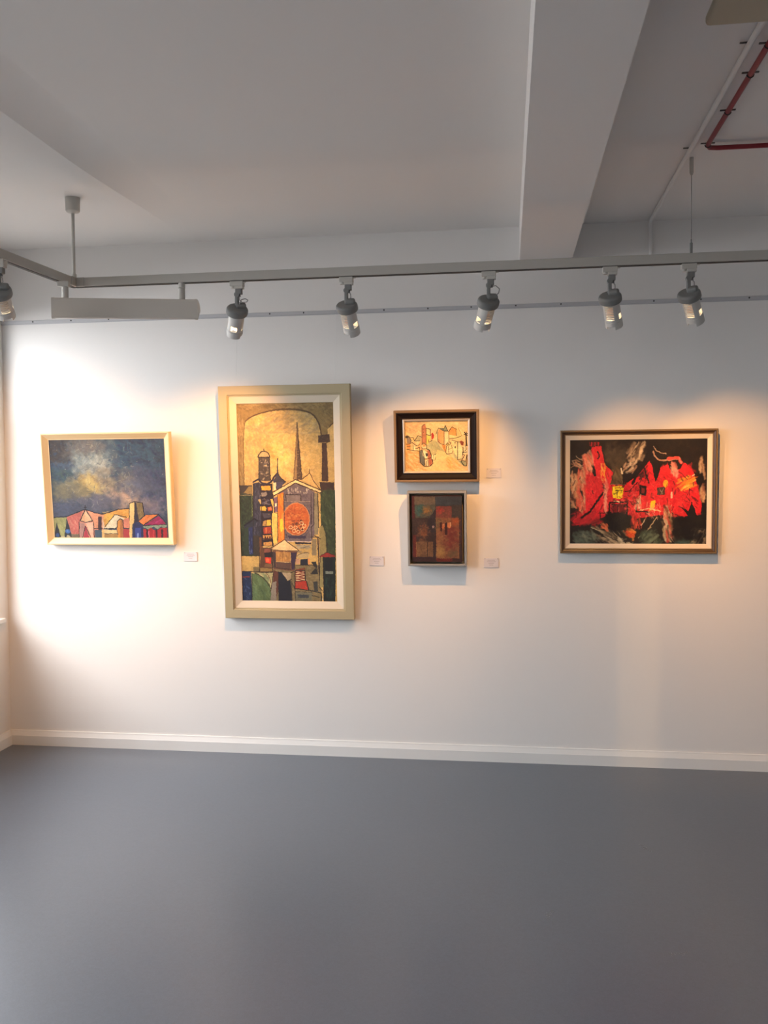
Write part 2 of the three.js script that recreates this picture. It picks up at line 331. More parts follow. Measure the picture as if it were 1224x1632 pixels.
spotlight([0.766, UNDER, TZ], [1.22, 1.38, 0.05], 4.8, 0.55, 'grey track spotlight directly under the thin suspension cable', loopSmall, 1.75);

// ------------------------------------------------------------------ wall washer
{
  const t = thing('wall_washer', 'long beige wall washer light hung under the track corner', 'light fitting', [-1.738, 2.330, TZ + 0.085]);
  t.rotation.y = 0.235;
  const prof = [[0.004, 0.043], [0.010, 0.038], [0.010, -0.042], [0.004, -0.047], [-0.006, -0.047], [-0.115, 0.010], [-0.118, 0.018], [-0.096, 0.036], [-0.060, 0.043]];
  part('housing', run(prof, -0.275, 0.345, (z, y, x) => [x, y, z]), M.washer, t);
  for (const [x0, x1] of [[-0.287, -0.275], [0.345, 0.357]]) part('end_cap', run(prof.map(([z, y]) => [z * 1.02, y * 1.03]), x0, x1, (z, y, x) => [x, y, z]), M.washer, t);
  for (const x of [-0.232, 0.285]) { const s = part('stem', [rod([x, 0.04, -0.02], [x, 0.095, -0.02], 0.0145, 24), rod([x, 0.097, -0.02], [x, 0.122, -0.02], 0.0155, 24)], M.adaptor, t); if (x < 0) part('adaptor', rounded(0.05, 0.024, 0.034, 0.003, x - 0.006, 0.108, -0.02), M.adaptor, s); }
}

// ------------------------------------------------------------------ paintings
// A canvas whose drawing axes are the photograph's pixels (corners: top left, top right, bottom left of the painted surface).
function easel(wide, tall, tl, tr, bl) {
  const c = document.createElement('canvas'); c.width = wide; c.height = tall; const g = c.getContext('2d');
  const ax = (tr[0] - tl[0]) / wide, ay = (tr[1] - tl[1]) / wide, bx = (bl[0] - tl[0]) / tall, by = (bl[1] - tl[1]) / tall, det = ax * by - bx * ay;
  const inv = [by / det, -ay / det, -bx / det, ax / det];
  // axes of a zoomed view: origin ox, oy and s view units for a pixel
  const view = (ox, oy, s) => { const x = ox - tl[0], y = oy - tl[1]; g.setTransform(inv[0] / s, inv[1] / s, inv[2] / s, inv[3] / s, inv[0] * x + inv[2] * y, inv[1] * x + inv[3] * y); g.lineJoin = 'round'; g.lineCap = 'round'; };
  const fill = (color, ...p) => { g.fillStyle = color; g.beginPath(); for (let k = 0; k < p.length; k += 2) g.lineTo(p[k], p[k + 1]); g.closePath(); g.fill(); };
  let thick = 1, fat = 1;
  const line = (color, width, ...p) => { g.strokeStyle = color; g.lineWidth = width * thick; g.beginPath(); for (let k = 0; k < p.length; k += 2) g.lineTo(p[k], p[k + 1]); g.stroke(); };
  const curve = (color, width, ...p) => { g.strokeStyle = color; g.lineWidth = width; g.beginPath(); g.moveTo(p[0], p[1]); for (let k = 2; k + 3 < p.length; k += 4) g.quadraticCurveTo(p[k], p[k + 1], p[k + 2], p[k + 3]); g.stroke(); };
  const oval = (color, x, y, rx, ry, turn = 0) => { g.fillStyle = color; g.beginPath(); g.ellipse(x, y, rx, ry, turn, 0, 2 * Math.PI); g.fill(); };
  // short brush strokes scattered over a box
  const dabs = (n, [x0, y0, x1, y1], colors, len, width, turn, spread, alpha = 0.5) => {
    g.globalAlpha = alpha;
    for (let k = 0; k < n; k++) { const x = range(x0, x1), y = range(y0, y1), a = turn + range(-spread, spread), l = len * range(0.4, 1.2); g.strokeStyle = colors[Math.floor(rnd() * colors.length)]; const w = fat * width * range(0.4, 1.3), bx = x + range(-l, l) * 0.15, by = y + range(-l, l) * 0.15; for (const [f, o] of [[1.25, 0.35], [0.9, 0.35], [0.5, 0.45]]) { g.globalAlpha = alpha * o; g.lineWidth = w * f; g.beginPath(); g.moveTo(x - Math.cos(a) * l / 2, y - Math.sin(a) * l / 2); g.quadraticCurveTo(bx, by, x + Math.cos(a) * l / 2, y + Math.sin(a) * l / 2); g.stroke(); } }
    g.globalAlpha = 1;
  };
  // the same gathered round a point
  const cloud = (n, x, y, rx, ry, colors, len, width, alpha = 0.4) => {
    g.globalAlpha = alpha;
    for (let k = 0; k < n; k++) {
      const a = range(0, 6.283), r = Math.sqrt(rnd()) * Math.sqrt(rnd()) * 1.25, px = x + Math.cos(a) * r * rx, py = y + Math.sin(a) * r * ry, l = len * range(0.35, 1.0), c = colors[Math.floor(rnd() * colors.length)];
      g.save(); g.translate(px, py); g.rotate(range(0, 6.283)); g.scale(1, range(0.35, 0.8));
      const f = g.createRadialGradient(0, 0, 0, 0, 0, l); f.addColorStop(0, c); f.addColorStop(0.45, c + 'b0'); f.addColorStop(1, c + '00'); g.fillStyle = f; g.fillRect(-l, -l, 2 * l, 2 * l); g.restore();
    }
    g.globalAlpha = 1;
  };
  // the hand's wobble, bristle grain and varnish tone of the whole picture; then colour and relief maps
  const finish = (bumpScale, roughness, gain = 1, wobble = 3) => {
    g.setTransform(1, 0, 0, 1, 0, 0);
    const from = g.getImageData(0, 0, wide, tall), to = g.createImageData(wide, tall), h = new Uint8Array(wide * tall * 4), N = (m, x, y) => m[(y & 511) * 512 + (x & 511)] - 0.5;
    for (let y = 0; y < tall; y++) for (let x = 0; x < wide; x++) {
      const i = 4 * (y * wide + x), dx = wobble * (3.0 * N(mid, x, y) + 1.2 * N(fine, x + 91, y)), dy = wobble * (3.0 * N(mid, x + 200, y + 77) + 1.2 * N(fine, x, y + 133));
      const sx = Math.min(wide - 1, Math.max(0, Math.round(x + dx))), sy = Math.min(tall - 1, Math.max(0, Math.round(y + dy))), j = 4 * (sy * wide + sx);
      const grain = gain * (1 + 0.2 * N(fine, x * 2, y * 2 + x) + 0.1 * N(mid, x + 31, y + 300) + 0.12 * N(coarse, x, y));
      for (let k = 0; k < 3; k++) to.data[i + k] = from.data[j + k] * grain; to.data[i + 3] = 255;
      const o = 4 * ((tall - 1 - y) * wide + x); h[o] = h[o + 1] = h[o + 2] = 0.2 * (from.data[j] + from.data[j + 1] + from.data[j + 2]) + 100 * (0.5 + N(fine, x, y)); h[o + 3] = 255;
    }
    g.putImageData(to, 0, 0);
    const map = new THREE.CanvasTexture(c); map.colorSpace = THREE.SRGBColorSpace; map.magFilter = THREE.LinearFilter;
    const bump = new THREE.DataTexture(h, wide, tall); bump.magFilter = THREE.LinearFilter; bump.needsUpdate = true;
    return new THREE.MeshStandardMaterial({ map, bumpMap: bump, bumpScale, roughness });
  };
  return { g, set thick(v) { thick = v; }, set fat(v) { fat = v; }, view, fill, line, curve, oval, dabs, cloud, finish };
}
const INK = '#1b1620';

function paintTentTown() {
  seed = 101;
  const e = easel(900, 770, [79.3, 700], [264.2, 698.9], [85.8, 858.1]);
  e.thick = 1.35;
  e.view(40, 660, 4.371);
  e.fill('#36475f', 100, 100, 1100, 100, 1100, 900, 100, 900);
  const all = [160, 165, 1000, 760];
  e.dabs(900, all, ['#2c3d57', '#3d5470', '#46607a', '#2b3348', '#50687c', '#3a3f55'], 60, 16, 0.6, 1.5, 0.45);
  e.dabs(260, [160, 165, 400, 330], ['#3d3636', '#4a3f3c', '#2d2c33', '#5a4a44'], 55, 15, 0.4, 1.2, 0.4);
  e.dabs(240, [600, 165, 1000, 440], ['#355a72', '#3f6b80', '#2c4868', '#2a3a63'], 60, 16, 0.7, 1.0, 0.4);
  e.dabs(240, [760, 380, 1000, 700], ['#39406a', '#4a4a72', '#2f3358', '#5c5f7a'], 50, 14, 0.7, 1.2, 0.4);
  e.dabs(180, [180, 380, 380, 560], ['#2f4a55', '#3c5a5e', '#54635a'], 46, 14, 0.4, 1.2, 0.4);
  e.cloud(420, 470, 300, 170, 190, ['#6f8288', '#8c9a98', '#5f7480', '#7c7a74', '#98a09a'], 60, 12, 0.22);
  e.cloud(150, 400, 330, 60, 150, ['#a8b0a8', '#88989a', '#c0c4b8'], 40, 10, 0.28);
  e.cloud(110, 530, 350, 70, 90, ['#d8dccc', '#b4bcb4', '#ccc8b0'], 34, 10, 0.36);
  e.cloud(170, 440, 220, 130, 60, ['#7d7168', '#8a8078', '#5f5f62'], 44, 11, 0.26);
  e.cloud(420, 560, 490, 260, 110, ['#a09078', '#8a7c6c', '#b4a284', '#6e6660', '#c0ac84'], 52, 12, 0.26);
  e.cloud(170, 440, 490, 95, 80, ['#e0c470', '#ead48c', '#cfae5c', '#c09a54'], 44, 11, 0.36);
  e.cloud(320, 320, 545, 150, 80, ['#857a5a', '#6c6856', '#988860', '#5b5c56'], 48, 12, 0.3);
  e.cloud(320, 690, 590, 160, 75, ['#cfa990', '#dcbc9a', '#b08c7a', '#bc9a84', '#8a7c7a'], 38, 10, 0.34);
  e.cloud(240, 500, 620, 180, 60, ['#5d5f72', '#6d6a78', '#4a5064'], 48, 12, 0.34);
  e.cloud(160, 880, 640, 100, 70, ['#8c8088', '#6a6680', '#a09090'], 34, 8, 0.32);
  e.cloud(200, 800, 480, 170, 120, ['#55607a', '#6a7086', '#48506c'], 50, 12, 0.26);
  e.dabs(260, [300, 200, 760, 640], ['#c8c4b0', '#50586a', '#98886c', '#3c4658', '#e0d4b0'], 26, 6, 0.3, 1.6, 0.3);
  e.dabs(90, all, ['#e9e6da', '#1f2634', '#c4b48e'], 7, 3, 0, 3, 0.6);
  e.view(75, 780, 6.12);
  e.fill('#4a5168', 40, 130, 330, 130, 330, 215, 200, 262, 40, 272);
  e.dabs(160, [45, 90, 350, 245], ['#3d445c', '#565a70', '#5f6070', '#41506a'], 40, 12, 0.1, 0.8, 0.45);
  // hills
  e.fill('#d98a70', 190, 270, 378, 195, 400, 200, 470, 228, 560, 238, 560, 490, 190, 490);
  e.fill('#e6a94a', 545, 238, 640, 215, 700, 190, 820, 186, 820, 330, 545, 380);
  e.dabs(60, [560, 215, 810, 320], ['#f0bd5a', '#dd9a3c', '#f4cf7a'], 40, 12, -0.2, 0.5, 0.45);
  e.fill('#e79f78', 400, 200, 470, 230, 560, 240, 545, 380, 470, 380);
  e.fill('#a3a266', 50, 280, 190, 272, 190, 490, 50, 490);
  e.dabs(40, [60, 285, 180, 430], ['#b7b47a', '#8f9058'], 40, 12, 1.2, 0.5, 0.45);
  e.fill('#c8685c', 196, 272, 345, 212, 320, 330, 316, 435, 240, 440);
  e.dabs(50, [205, 260, 325, 430], ['#d77c6a', '#b95a52', '#e09a80'], 34, 10, 1.2, 0.6, 0.45);
  e.line(INK, 6, 50, 273, 130, 270, 200, 262, 270, 235, 345, 205, 378, 194, 400, 200, 470, 226, 545, 240, 620, 222, 700, 190, 820, 184);
  // dark conical tents
  e.fill('#23262f', 90, 322, 130, 470, 60, 470); e.fill('#20242e', 192, 275, 245, 470, 165, 470);
  e.fill('#7c6c54', 235, 440, 320, 440, 320, 485, 235, 485);
  e.oval('#2c4f86', 97, 450, 16, 20); e.oval('#3d6db0', 200, 413, 26, 22); e.oval('#5c8ad0', 196, 408, 10, 9);
  e.oval('#b8ad88', 150, 478, 24, 22); e.oval('#b8ad88', 203, 474, 22, 26);
  // pale tent
  e.fill('#f0b685', 378, 200, 322, 310, 450, 312); e.fill('#f6c99a', 378, 200, 372, 316, 448, 308); e.fill('#e39a80', 316, 318, 460, 318, 460, 490, 312, 490);
  e.fill('#f3bfa2', 380, 325, 456, 320, 455, 490, 440, 490); e.fill('#b98a80', 320, 330, 372, 330, 345, 490, 320, 490); e.fill('#b23348', 376, 362, 420, 490, 352, 490);
  e.line(INK, 6, 378, 195, 322, 308, 375, 322, 450, 306, 385, 195); e.line(INK, 5, 316, 318, 312, 488); e.line(INK, 5, 458, 316, 465, 488); e.line(INK, 5, 374, 360, 345, 480); e.line(INK, 5, 376, 360, 432, 480); e.line(INK, 5, 368, 175, 392, 175); e.line(INK, 5, 380, 155, 380, 200);
  // dark post and blue wall
  e.fill('#3c1f2c', 505, 262, 540, 262, 538, 395, 502, 395); e.fill('#3e5468', 468, 395, 540, 395, 540, 488, 472, 488); e.line(INK, 5, 465, 382, 545, 382);
  e.fill('#f6d3ae', 548, 275, 572, 375, 548, 385);
  // white house
  e.fill('#efe3c0', 672, 242, 790, 292, 700, 300, 690, 375, 572, 382, 568, 368); e.fill('#e8b84c', 570, 375, 660, 262, 650, 240, 600, 240);
  e.fill('#f1d89a', 540, 392, 685, 396, 690, 435, 540, 430); e.fill('#b08a50', 566, 436, 705, 436, 710, 488, 566, 488); e.fill('#f4c97c', 540, 400, 565, 400, 565, 488, 540, 488);
  e.fill('#e2963a', 690, 310, 720, 285, 722, 488, 705, 488, 690, 400); e.fill('#b4713c', 722, 285, 750, 310, 750, 488, 722, 488);
  e.fill('#e08a70', 750, 290, 812, 270, 812, 375, 760, 380); e.fill('#b03a3e', 752, 385, 812, 385, 812, 488, 752, 488);
  e.line(INK, 5, 568, 365, 672, 244, 785, 270); e.line(INK, 6, 560, 385, 660, 383, 690, 372, 695, 310, 720, 284, 750, 300, 755, 375, 800, 380); e.line(INK, 4, 570, 434, 700, 434);
  // tower
  e.fill('#f2cf86', 815, 135, 865, 115, 862, 320, 840, 345, 838, 490, 812, 490); e.fill('#2c2436', 868, 118, 882, 125, 905, 310, 862, 330); e.fill('#8c7648', 880, 125, 942, 130, 955, 255, 905, 300);
  e.dabs(30, [888, 135, 940, 260], ['#a08a58', '#6e5c3c'], 40, 9, 1.4, 0.3, 0.5);
  e.line(INK, 6, 815, 135, 865, 114, 942, 130, 958, 255, 905, 300); e.line(INK, 5, 866, 116, 862, 325); e.line(INK, 5, 814, 136, 812, 300);
  e.fill('#252a5c', 850, 345, 880, 315, 925, 335, 945, 380, 945, 490, 845, 490); e.fill('#33479a', 868, 375, 925, 370, 925, 490, 868, 490); e.fill('#8ba4e0', 888, 425, 904, 425, 904, 488, 888, 488);
  // striped stall
  e.fill('#ef8840', 900, 312, 975, 245, 1095, 242, 950, 345); e.dabs(30, [930, 260, 1040, 320], ['#f7a060', '#e06a34'], 40, 9, -0.7, 0.3, 0.45);
  e.fill('#a51d5c', 960, 345, 1100, 255, 1160, 325, 1165, 340); e.dabs(20, [1020, 290, 1140, 335], ['#c8408a', '#8c1a50'], 30, 8, -0.3, 0.4, 0.5);
  e.fill('#8fa48c', 945, 350, 1178, 335, 1178, 362, 1145, 375, 1125, 358, 1085, 385, 1050, 362, 1000, 388, 950, 368);
  e.fill('#b3242f', 948, 378, 990, 392, 1022, 372, 1060, 400, 1085, 392, 1120, 370, 1180, 372, 1180, 490, 948, 490);
  for (const x of [985, 1075, 1130]) e.line('#3a1020', 14, x, 395, x + 4, 488);
  e.line('#e0708a', 7, 1000, 410, 1003, 470); e.line('#d84048', 7, 1045, 400, 1048, 470);
  e.line(INK, 5, 900, 312, 950, 346, 1100, 240, 1170, 322); e.line(INK, 5, 945, 352, 1175, 338); e.line(INK, 4, 975, 245, 1095, 240);
  return e.finish(0.0006, 0.7, 0.76, 1.6);
}

function paintCathedral() {
  seed = 202;
  const e = easel(760, 1560, [376.9, 641.7], [532.7, 640.2], [384.3, 958]);
  e.thick = 1.25;
  e.view(370, 635, 6.994);
  e.fill('#c9a560', 0, 0, 1250, 0, 1250, 2400, 0, 2400);
  e.dabs(700, [60, 100, 1140, 950], ['#d8b36a', '#e2bd72', '#c09a58', '#cfae74', '#b3935a', '#e8c880'], 70, 22, 0.5, 1.6, 0.4);
  e.dabs(220, [140, 140, 1000, 380], ['#a99468', '#94835e', '#c0a878', '#877a5c'], 80, 22, -0.3, 0.8, 0.32);
  e.dabs(220, [140, 320, 440, 900], ['#a8915e', '#b89a60', '#94825a'], 80, 22, 1.3, 0.5, 0.3);
  e.cloud(260, 620, 620, 240, 300, ['#f0c66a', '#f6d480', '#e8b85c', '#f2cf88'], 50, 16, 0.35);
  e.cloud(70, 430, 620, 90, 180, ['#d8923c', '#e0a04a', '#c8853c'], 44, 12, 0.3);
  // arch
  const g = e.g; g.fillStyle = '#8c7242'; g.beginPath(); g.moveTo(40, 20); g.lineTo(1160, 20); g.lineTo(1150, 250); g.quadraticCurveTo(1080, 310, 1062, 400); g.lineTo(1010, 400); g.quadraticCurveTo(995, 220, 880, 160); g.quadraticCurveTo(700, 110, 480, 130); g.quadraticCurveTo(240, 150, 150, 240); g.quadraticCurveTo(122, 300, 128, 500); g.lineTo(135, 960); g.lineTo(60, 960); g.closePath(); g.fill();
  e.dabs(260, [60, 40, 1130, 120], ['#9c8250', '#7a6038', '#a88e58', '#6c5432'], 60, 16, 0.1, 0.7, 0.4);
  e.dabs(110, [62, 140, 122, 940], ['#9c8654', '#7c673e', '#b09a68'], 70, 14, 1.5, 0.2, 0.4);
  e.dabs(60, [1010, 120, 1120, 330], ['#9a8252', '#705a38'], 50, 14, 1.0, 0.6, 0.4);
  e.curve('#5a4327', 16, 150, 240, 230, 160, 470, 122, 700, 88, 880, 150, 985, 210, 1005, 390); e.curve('#6a5230', 8, 132, 960, 120, 400, 140, 270, 150, 230, 190, 200); e.curve('#4d3822', 10, 1150, 255, 1085, 300, 1064, 395);
  e.fill('#d0ac68', 1075, 330, 1145, 270, 1145, 900, 1085, 900);
  e.fill('#4c3526', 968, 400, 1095, 385, 1105, 470, 972, 482); e.dabs(14, [980, 400, 1090, 470], ['#6c5238', '#3a281e'], 40, 10, -0.4, 0.5, 0.6);
  e.fill('#4a3226', 1015, 482, 1065, 480, 1085, 905, 1008, 905); e.dabs(24, [1020, 490, 1070, 890], ['#5e4230', '#38251e'], 80, 9, 1.55, 0.1, 0.5);
  // spire
  e.fill('#9c7c50', 733, 255, 790, 888, 690, 888); e.fill('#55402f', 738, 330, 790, 888, 730, 888); e.dabs(50, [715, 560, 775, 870], ['#c8aa78', '#3d3038', '#8c7450'], 14, 7, 0.1, 0.8, 0.6); e.line('#4a3525', 5, 733, 255, 716, 640, 692, 880); e.line('#3c2b22', 6, 735, 255, 790, 885);
  // round tower
  e.fill('#4c4038', 300, 640, 420, 640, 432, 900, 298, 900); e.dabs(34, [310, 660, 412, 890], ['#d8c49a', '#8c7c6c', '#2c262c', '#c4ac80'], 22, 12, 0, 1.5, 0.75);
  e.fill('#b49a6c', 300, 632, 320, 590, 358, 575, 400, 590, 420, 632); e.curve(INK, 10, 290, 636, 310, 570, 358, 570, 410, 570, 426, 634); e.line(INK, 8, 290, 640, 428, 638); e.line(INK, 6, 358, 545, 358, 575); e.line(INK, 6, 300, 645, 298, 900); e.line(INK, 6, 420, 645, 432, 890);
  e.curve('#2b2330', 20, 235, 915, 280, 890, 298, 880, 320, 935, 380, 935, 440, 930, 470, 860, 500, 830, 515, 810);
  e.fill('#3c3640', 515, 640, 520, 820, 560, 880, 610, 912, 500, 1000, 460, 900, 500, 840); e.line(INK, 7, 513, 650, 516, 820, 560, 880, 605, 912);
  // little gable and left roofs
  e.fill('#e0b46c', 790, 885, 872, 800, 985, 985, 880, 940); e.line('#3a2a24', 6, 872, 770, 872, 812, 795, 880); e.line('#3a2a24', 6, 874, 812, 920, 900, 990, 990);
  e.fill('#3f3530', 75, 950, 220, 950, 225, 1090, 78, 1090); e.fill('#8c7444', 120, 1040, 180, 965, 222, 960, 222, 1050);
  e.fill('#3e2a22', 985, 912, 1150, 915, 1150, 1000, 1000, 1000);
  e.view(375, 760, 7.2);
  // green flanks
  e.fill('#29301f', 40, 195, 205, 195, 205, 900, 50, 900); e.dabs(200, [50, 200, 200, 880], ['#38432c', '#1e241a', '#454f32', '#262d1f', '#34432c'], 60, 18, 1.4, 0.7, 0.5);
  e.fill('#343d27', 990, 130, 1160, 130, 1165, 900, 1000, 900); e.dabs(200, [1000, 140, 1150, 860], ['#454f30', '#272e1e', '#525a38', '#2f381f'], 60, 18, 1.4, 0.7, 0.5);
  e.line('#a09060', 4, 48, 196, 200, 192); e.line('#7c8450', 5, 190, 200, 190, 440);
  // dark left tower
  e.fill('#33303c', 205, 60, 270, 40, 290, 60, 300, 400, 310, 870, 200, 870); e.dabs(90, [212, 70, 290, 640], ['#4a4656', '#242028', '#5c5660', '#2e2a34'], 60, 12, 1.5, 0.3, 0.5);
  e.fill('#2c2e38', 90, 540, 210, 460, 262, 480, 200, 560, 110, 620); e.line(INK, 14, 95, 545, 215, 465, 255, 490); e.fill('#272c50', 140, 570, 195, 560, 195, 880, 150, 880); e.dabs(30, [148, 580, 190, 860], ['#3a4a90', '#1e2450', '#8a90a8'], 40, 8, 1.5, 0.2, 0.6);
  e.fill('#2e3a2a', 100, 580, 145, 560, 150, 880, 90, 880); e.fill('#3a3026', 205, 660, 290, 660, 290, 900, 205, 900); e.fill('#6c4426', 272, 680, 312, 680, 318, 900, 275, 900);
  // lit storeys
  e.fill('#2c2028', 290, 60, 430, 60, 440, 780, 300, 780);
  e.fill('#e8a438', 300, 88, 408, 82, 410, 135, 302, 135); e.fill('#8a7c70', 300, 165, 360, 152, 372, 180, 350, 205, 280, 205); e.fill('#d0b070', 260, 245, 285, 235, 305, 270, 290, 300);
  e.dabs(20, [310, 240, 400, 300], ['#6a6478', '#3a3444', '#8c8490'], 50, 9, -0.1, 0.3, 0.6);
  e.fill('#e8b844', 285, 325, 345, 318, 360, 345, 350, 372, 290, 370); e.fill('#c85a2c', 372, 330, 420, 322, 430, 365, 378, 375); e.fill('#e88a4a', 384, 335, 412, 332, 416, 360, 386, 362);
  e.fill('#4a4048', 310, 400, 400, 395, 420, 440, 330, 460); e.fill('#ecb43c', 358, 480, 408, 472, 412, 540, 360, 545); e.fill('#b88a48', 318, 500, 350, 478, 352, 545, 312, 550);
  e.fill('#a63c24', 318, 562, 412, 555, 418, 635, 325, 640); e.fill('#d0703a', 345, 570, 365, 566, 362, 630, 348, 632);
  e.fill('#e0a050', 315, 655, 412, 650, 416, 690, 318, 690); for (const x of [335, 362, 392]) e.fill('#4a2418', x, 668, x + 14, 664, x + 18, 712, x - 4, 712); e.fill('#d69a4c', 322, 735, 420, 728, 425, 775, 325, 775);
  e.fill('#f2c860', 425, 395, 488, 400, 478, 740, 440, 760, 420, 540); e.dabs(26, [432, 410, 480, 730], ['#ffe08a', '#e0ac4a', '#f4d27a'], 60, 9, 1.5, 0.2, 0.5);
  e.fill('#ead4a0', 440, 50, 475, 45, 470, 130, 445, 140); e.fill('#4a4456', 480, 40, 560, 40, 540, 110, 480, 130); e.fill('#7a5a6c', 445, 220, 485, 210, 490, 380, 455, 390); e.fill('#f0d8a8', 455, 290, 482, 282, 482, 318, 458, 320); e.fill('#e6b858', 405, 240, 440, 232, 452, 310, 430, 312);
  // church front
  e.fill('#6c5d60', 500, 170, 700, 45, 920, 150, 920, 640, 880, 720, 590, 720, 500, 600); e.dabs(220, [560, 120, 910, 700], ['#7c6c70', '#5a4c50', '#8a7a78', '#6a5a58', '#54464c'], 50, 14, 0.3, 1.3, 0.42);
  e.dabs(26, [590, 110, 850, 170], ['#d8c8a8', '#b8a8a0', '#e6d6b0'], 22, 14, 1.5, 0.6, 0.7);
  e.fill('#7c6c68', 585, 185, 760, 185, 760, 255, 585, 255); e.line('#c0a888', 4, 560, 262, 880, 260);
  e.fill('#e07a26', 492, 185, 558, 155, 562, 420, 575, 720, 490, 740); e.dabs(40, [500, 190, 555, 700], ['#f09a30', '#d05e20', '#f4b048'], 80, 12, 1.55, 0.15, 0.5); e.fill('#f8c838', 515, 470, 548, 460, 556, 580, 530, 620, 515, 560); e.line('#e89038', 12, 552, 590, 540, 715);
  e.fill('#f0d090', 440, 165, 700, 15, 700, 48, 445, 192); e.fill('#f0d090', 700, 15, 1000, 145, 990, 162, 700, 48); e.line('#40281e', 9, 425, 160, 440, 205, 700, 50, 985, 165, 1010, 140); e.line('#40281e', 8, 430, 160, 700, 10, 1010, 138);
  // rose window
  e.oval('#c4622c', 708, 465, 150, 185); e.dabs(130, [600, 320, 815, 620], ['#e08a40', '#a8481e', '#f0a858', '#c86a30', '#8a3a1c'], 34, 14, 0.8, 1.6, 0.55); e.dabs(46, [640, 470, 800, 600], ['#4a2618', '#5e3420', '#2e1a16'], 26, 11, 0.8, 1.6, 0.8);
  for (const [x, y] of [[640, 560], [680, 600], [730, 610], [780, 580], [800, 540], [770, 510], [700, 560]]) { g.strokeStyle = '#f0c890'; g.lineWidth = 6; g.beginPath(); g.ellipse(x, y, 20, 18, 0, 0, 6.28); g.stroke(); }
  g.strokeStyle = '#c88a58'; g.lineWidth = 10; g.beginPath(); g.ellipse(708, 465, 152, 186, 0, 0, 6.28); g.stroke(); g.strokeStyle = '#4a3038'; g.lineWidth = 5; g.beginPath(); g.ellipse(712, 468, 162, 194, 0, -0.6, 2.0); g.stroke();
  e.fill('#3e3448', 605, 655, 820, 655, 820, 685, 620, 690); e.line('#d8c0b0', 7, 590, 720, 880, 725); e.fill('#2f2830', 690, 730, 880, 735, 880, 752, 700, 752);
  // right edge of the front
  e.fill('#8a7e60', 918, 160, 960, 170, 965, 640, 918, 640); e.line('#2c2420', 6, 915, 165, 912, 520, 880, 560, 890, 690); e.line('#2c2420', 7, 958, 170, 970, 560); e.curve('#2c2420', 5, 985, 560, 1020, 480, 1050, 610, 1070, 760, 1070, 880);
  e.fill('#8e8050', 975, 560, 1010, 530, 1045, 620, 1062, 900, 985, 900); e.line('#3a2c24', 8, 880, 670, 970, 670, 972, 880); e.fill('#8a7a5a', 890, 690, 945, 690, 940, 880, 890, 880);
  e.fill('#a89a78', 690, 760, 880, 765, 870, 800, 730, 810); e.dabs(24, [700, 755, 870, 850], ['#c0ac80', '#7c7060', '#5a5048'], 60, 10, 0.05, 0.2, 0.6);
  e.view(375, 850, 7.2);
  // lower town
  e.fill('#7c6c48', 200, 380, 1000, 340, 1000, 800, 200, 800); e.dabs(200, [250, 350, 980, 780], ['#8e7e56', '#6c5e40', '#9a8c66', '#5c5038'], 60, 16, 0.4, 1.4, 0.4);
  e.fill('#5c3c26', 290, 150, 420, 150, 430, 420, 275, 420); e.fill('#8a5040', 330, 165, 395, 162, 398, 205, 330, 210); e.fill('#2a1c1c', 330, 210, 430, 200, 440, 260, 335, 260); e.fill('#d83820', 338, 262, 408, 266, 410, 335, 345, 330); e.fill('#f06a3c', 355, 275, 390, 280, 385, 318, 352, 318); e.fill('#7a5a3a', 335, 340, 425, 340, 420, 380, 330, 380);
  e.fill('#9a7a44', 275, 385, 440, 395, 420, 440, 270, 430); e.line('#4a3020', 8, 260, 436, 430, 432);
  // lantern house
  e.fill('#6e4a38', 430, 180, 720, 190, 680, 420, 440, 400); e.fill('#b07c40', 465, 195, 640, 200, 640, 310, 470, 310); e.dabs(30, [470, 200, 630, 300], ['#d09a50', '#8c6038', '#e0b060'], 60, 12, 1.5, 0.2, 0.5); e.fill('#5a4238', 470, 318, 640, 322, 630, 395, 480, 390); e.fill('#3a2a3e', 645, 205, 715, 200, 680, 400, 650, 400); e.fill('#40302e', 425, 195, 460, 205, 465, 385, 435, 380); e.line('#d0b078', 5, 470, 312, 640, 318, 640, 210);
  e.fill('#f0cc90', 570, 60, 730, 180, 560, 178, 415, 168); e.fill('#d8ac70', 570, 60, 420, 168, 400, 160, 540, 75); e.line('#3c281e', 7, 400, 160, 570, 55, 740, 180); e.line('#5a3a26', 6, 415, 172, 560, 184, 730, 182);
  e.fill('#b8a070', 720, 220, 860, 200, 850, 260, 720, 262); e.curve('#3a2e28', 5, 715, 250, 760, 190, 860, 210); e.fill('#242430', 755, 280, 840, 275, 845, 345, 755, 345); e.line('#d88a50', 14, 855, 280, 858, 345); e.fill('#b48a6c', 700, 275, 745, 270, 745, 340, 705, 335); e.fill('#2c2a28', 880, 310, 940, 305, 960, 450, 870, 450, 930, 380); e.line('#40302a', 8, 955, 20, 975, 440);
  // trellis and red roof
  e.fill('#e0c090', 700, 415, 806, 415, 808, 530, 700, 535); for (let k = -1; k < 6; k++) { e.line('#7a2418', 7, 700, 430 + k * 26, 806, 370 + k * 34 + 60); e.line('#7a2418', 7, 700, 540 - k * 26, 806, 590 - k * 30 - 60); } e.line('#2a1a1a', 8, 690, 420, 700, 412, 808, 412, 812, 530, 690, 540, 690, 420); e.fill('#b03420', 700, 540, 825, 530, 852, 635, 690, 622); e.line('#2a1a1a', 9, 690, 545, 688, 622, 850, 640, 828, 535);
  // dark cloaked wall
  e.fill('#1c1c26', 495, 430, 560, 440, 640, 540, 655, 780, 500, 780); e.fill('#b09a78', 530, 440, 650, 440, 640, 510, 600, 540); e.line('#2a2020', 6, 530, 440, 605, 540, 650, 515); e.fill('#5c3426', 440, 410, 492, 430, 495, 640, 460, 780, 410, 780, 430, 560); e.fill('#8c8070', 415, 560, 470, 540, 470, 780, 400, 780);
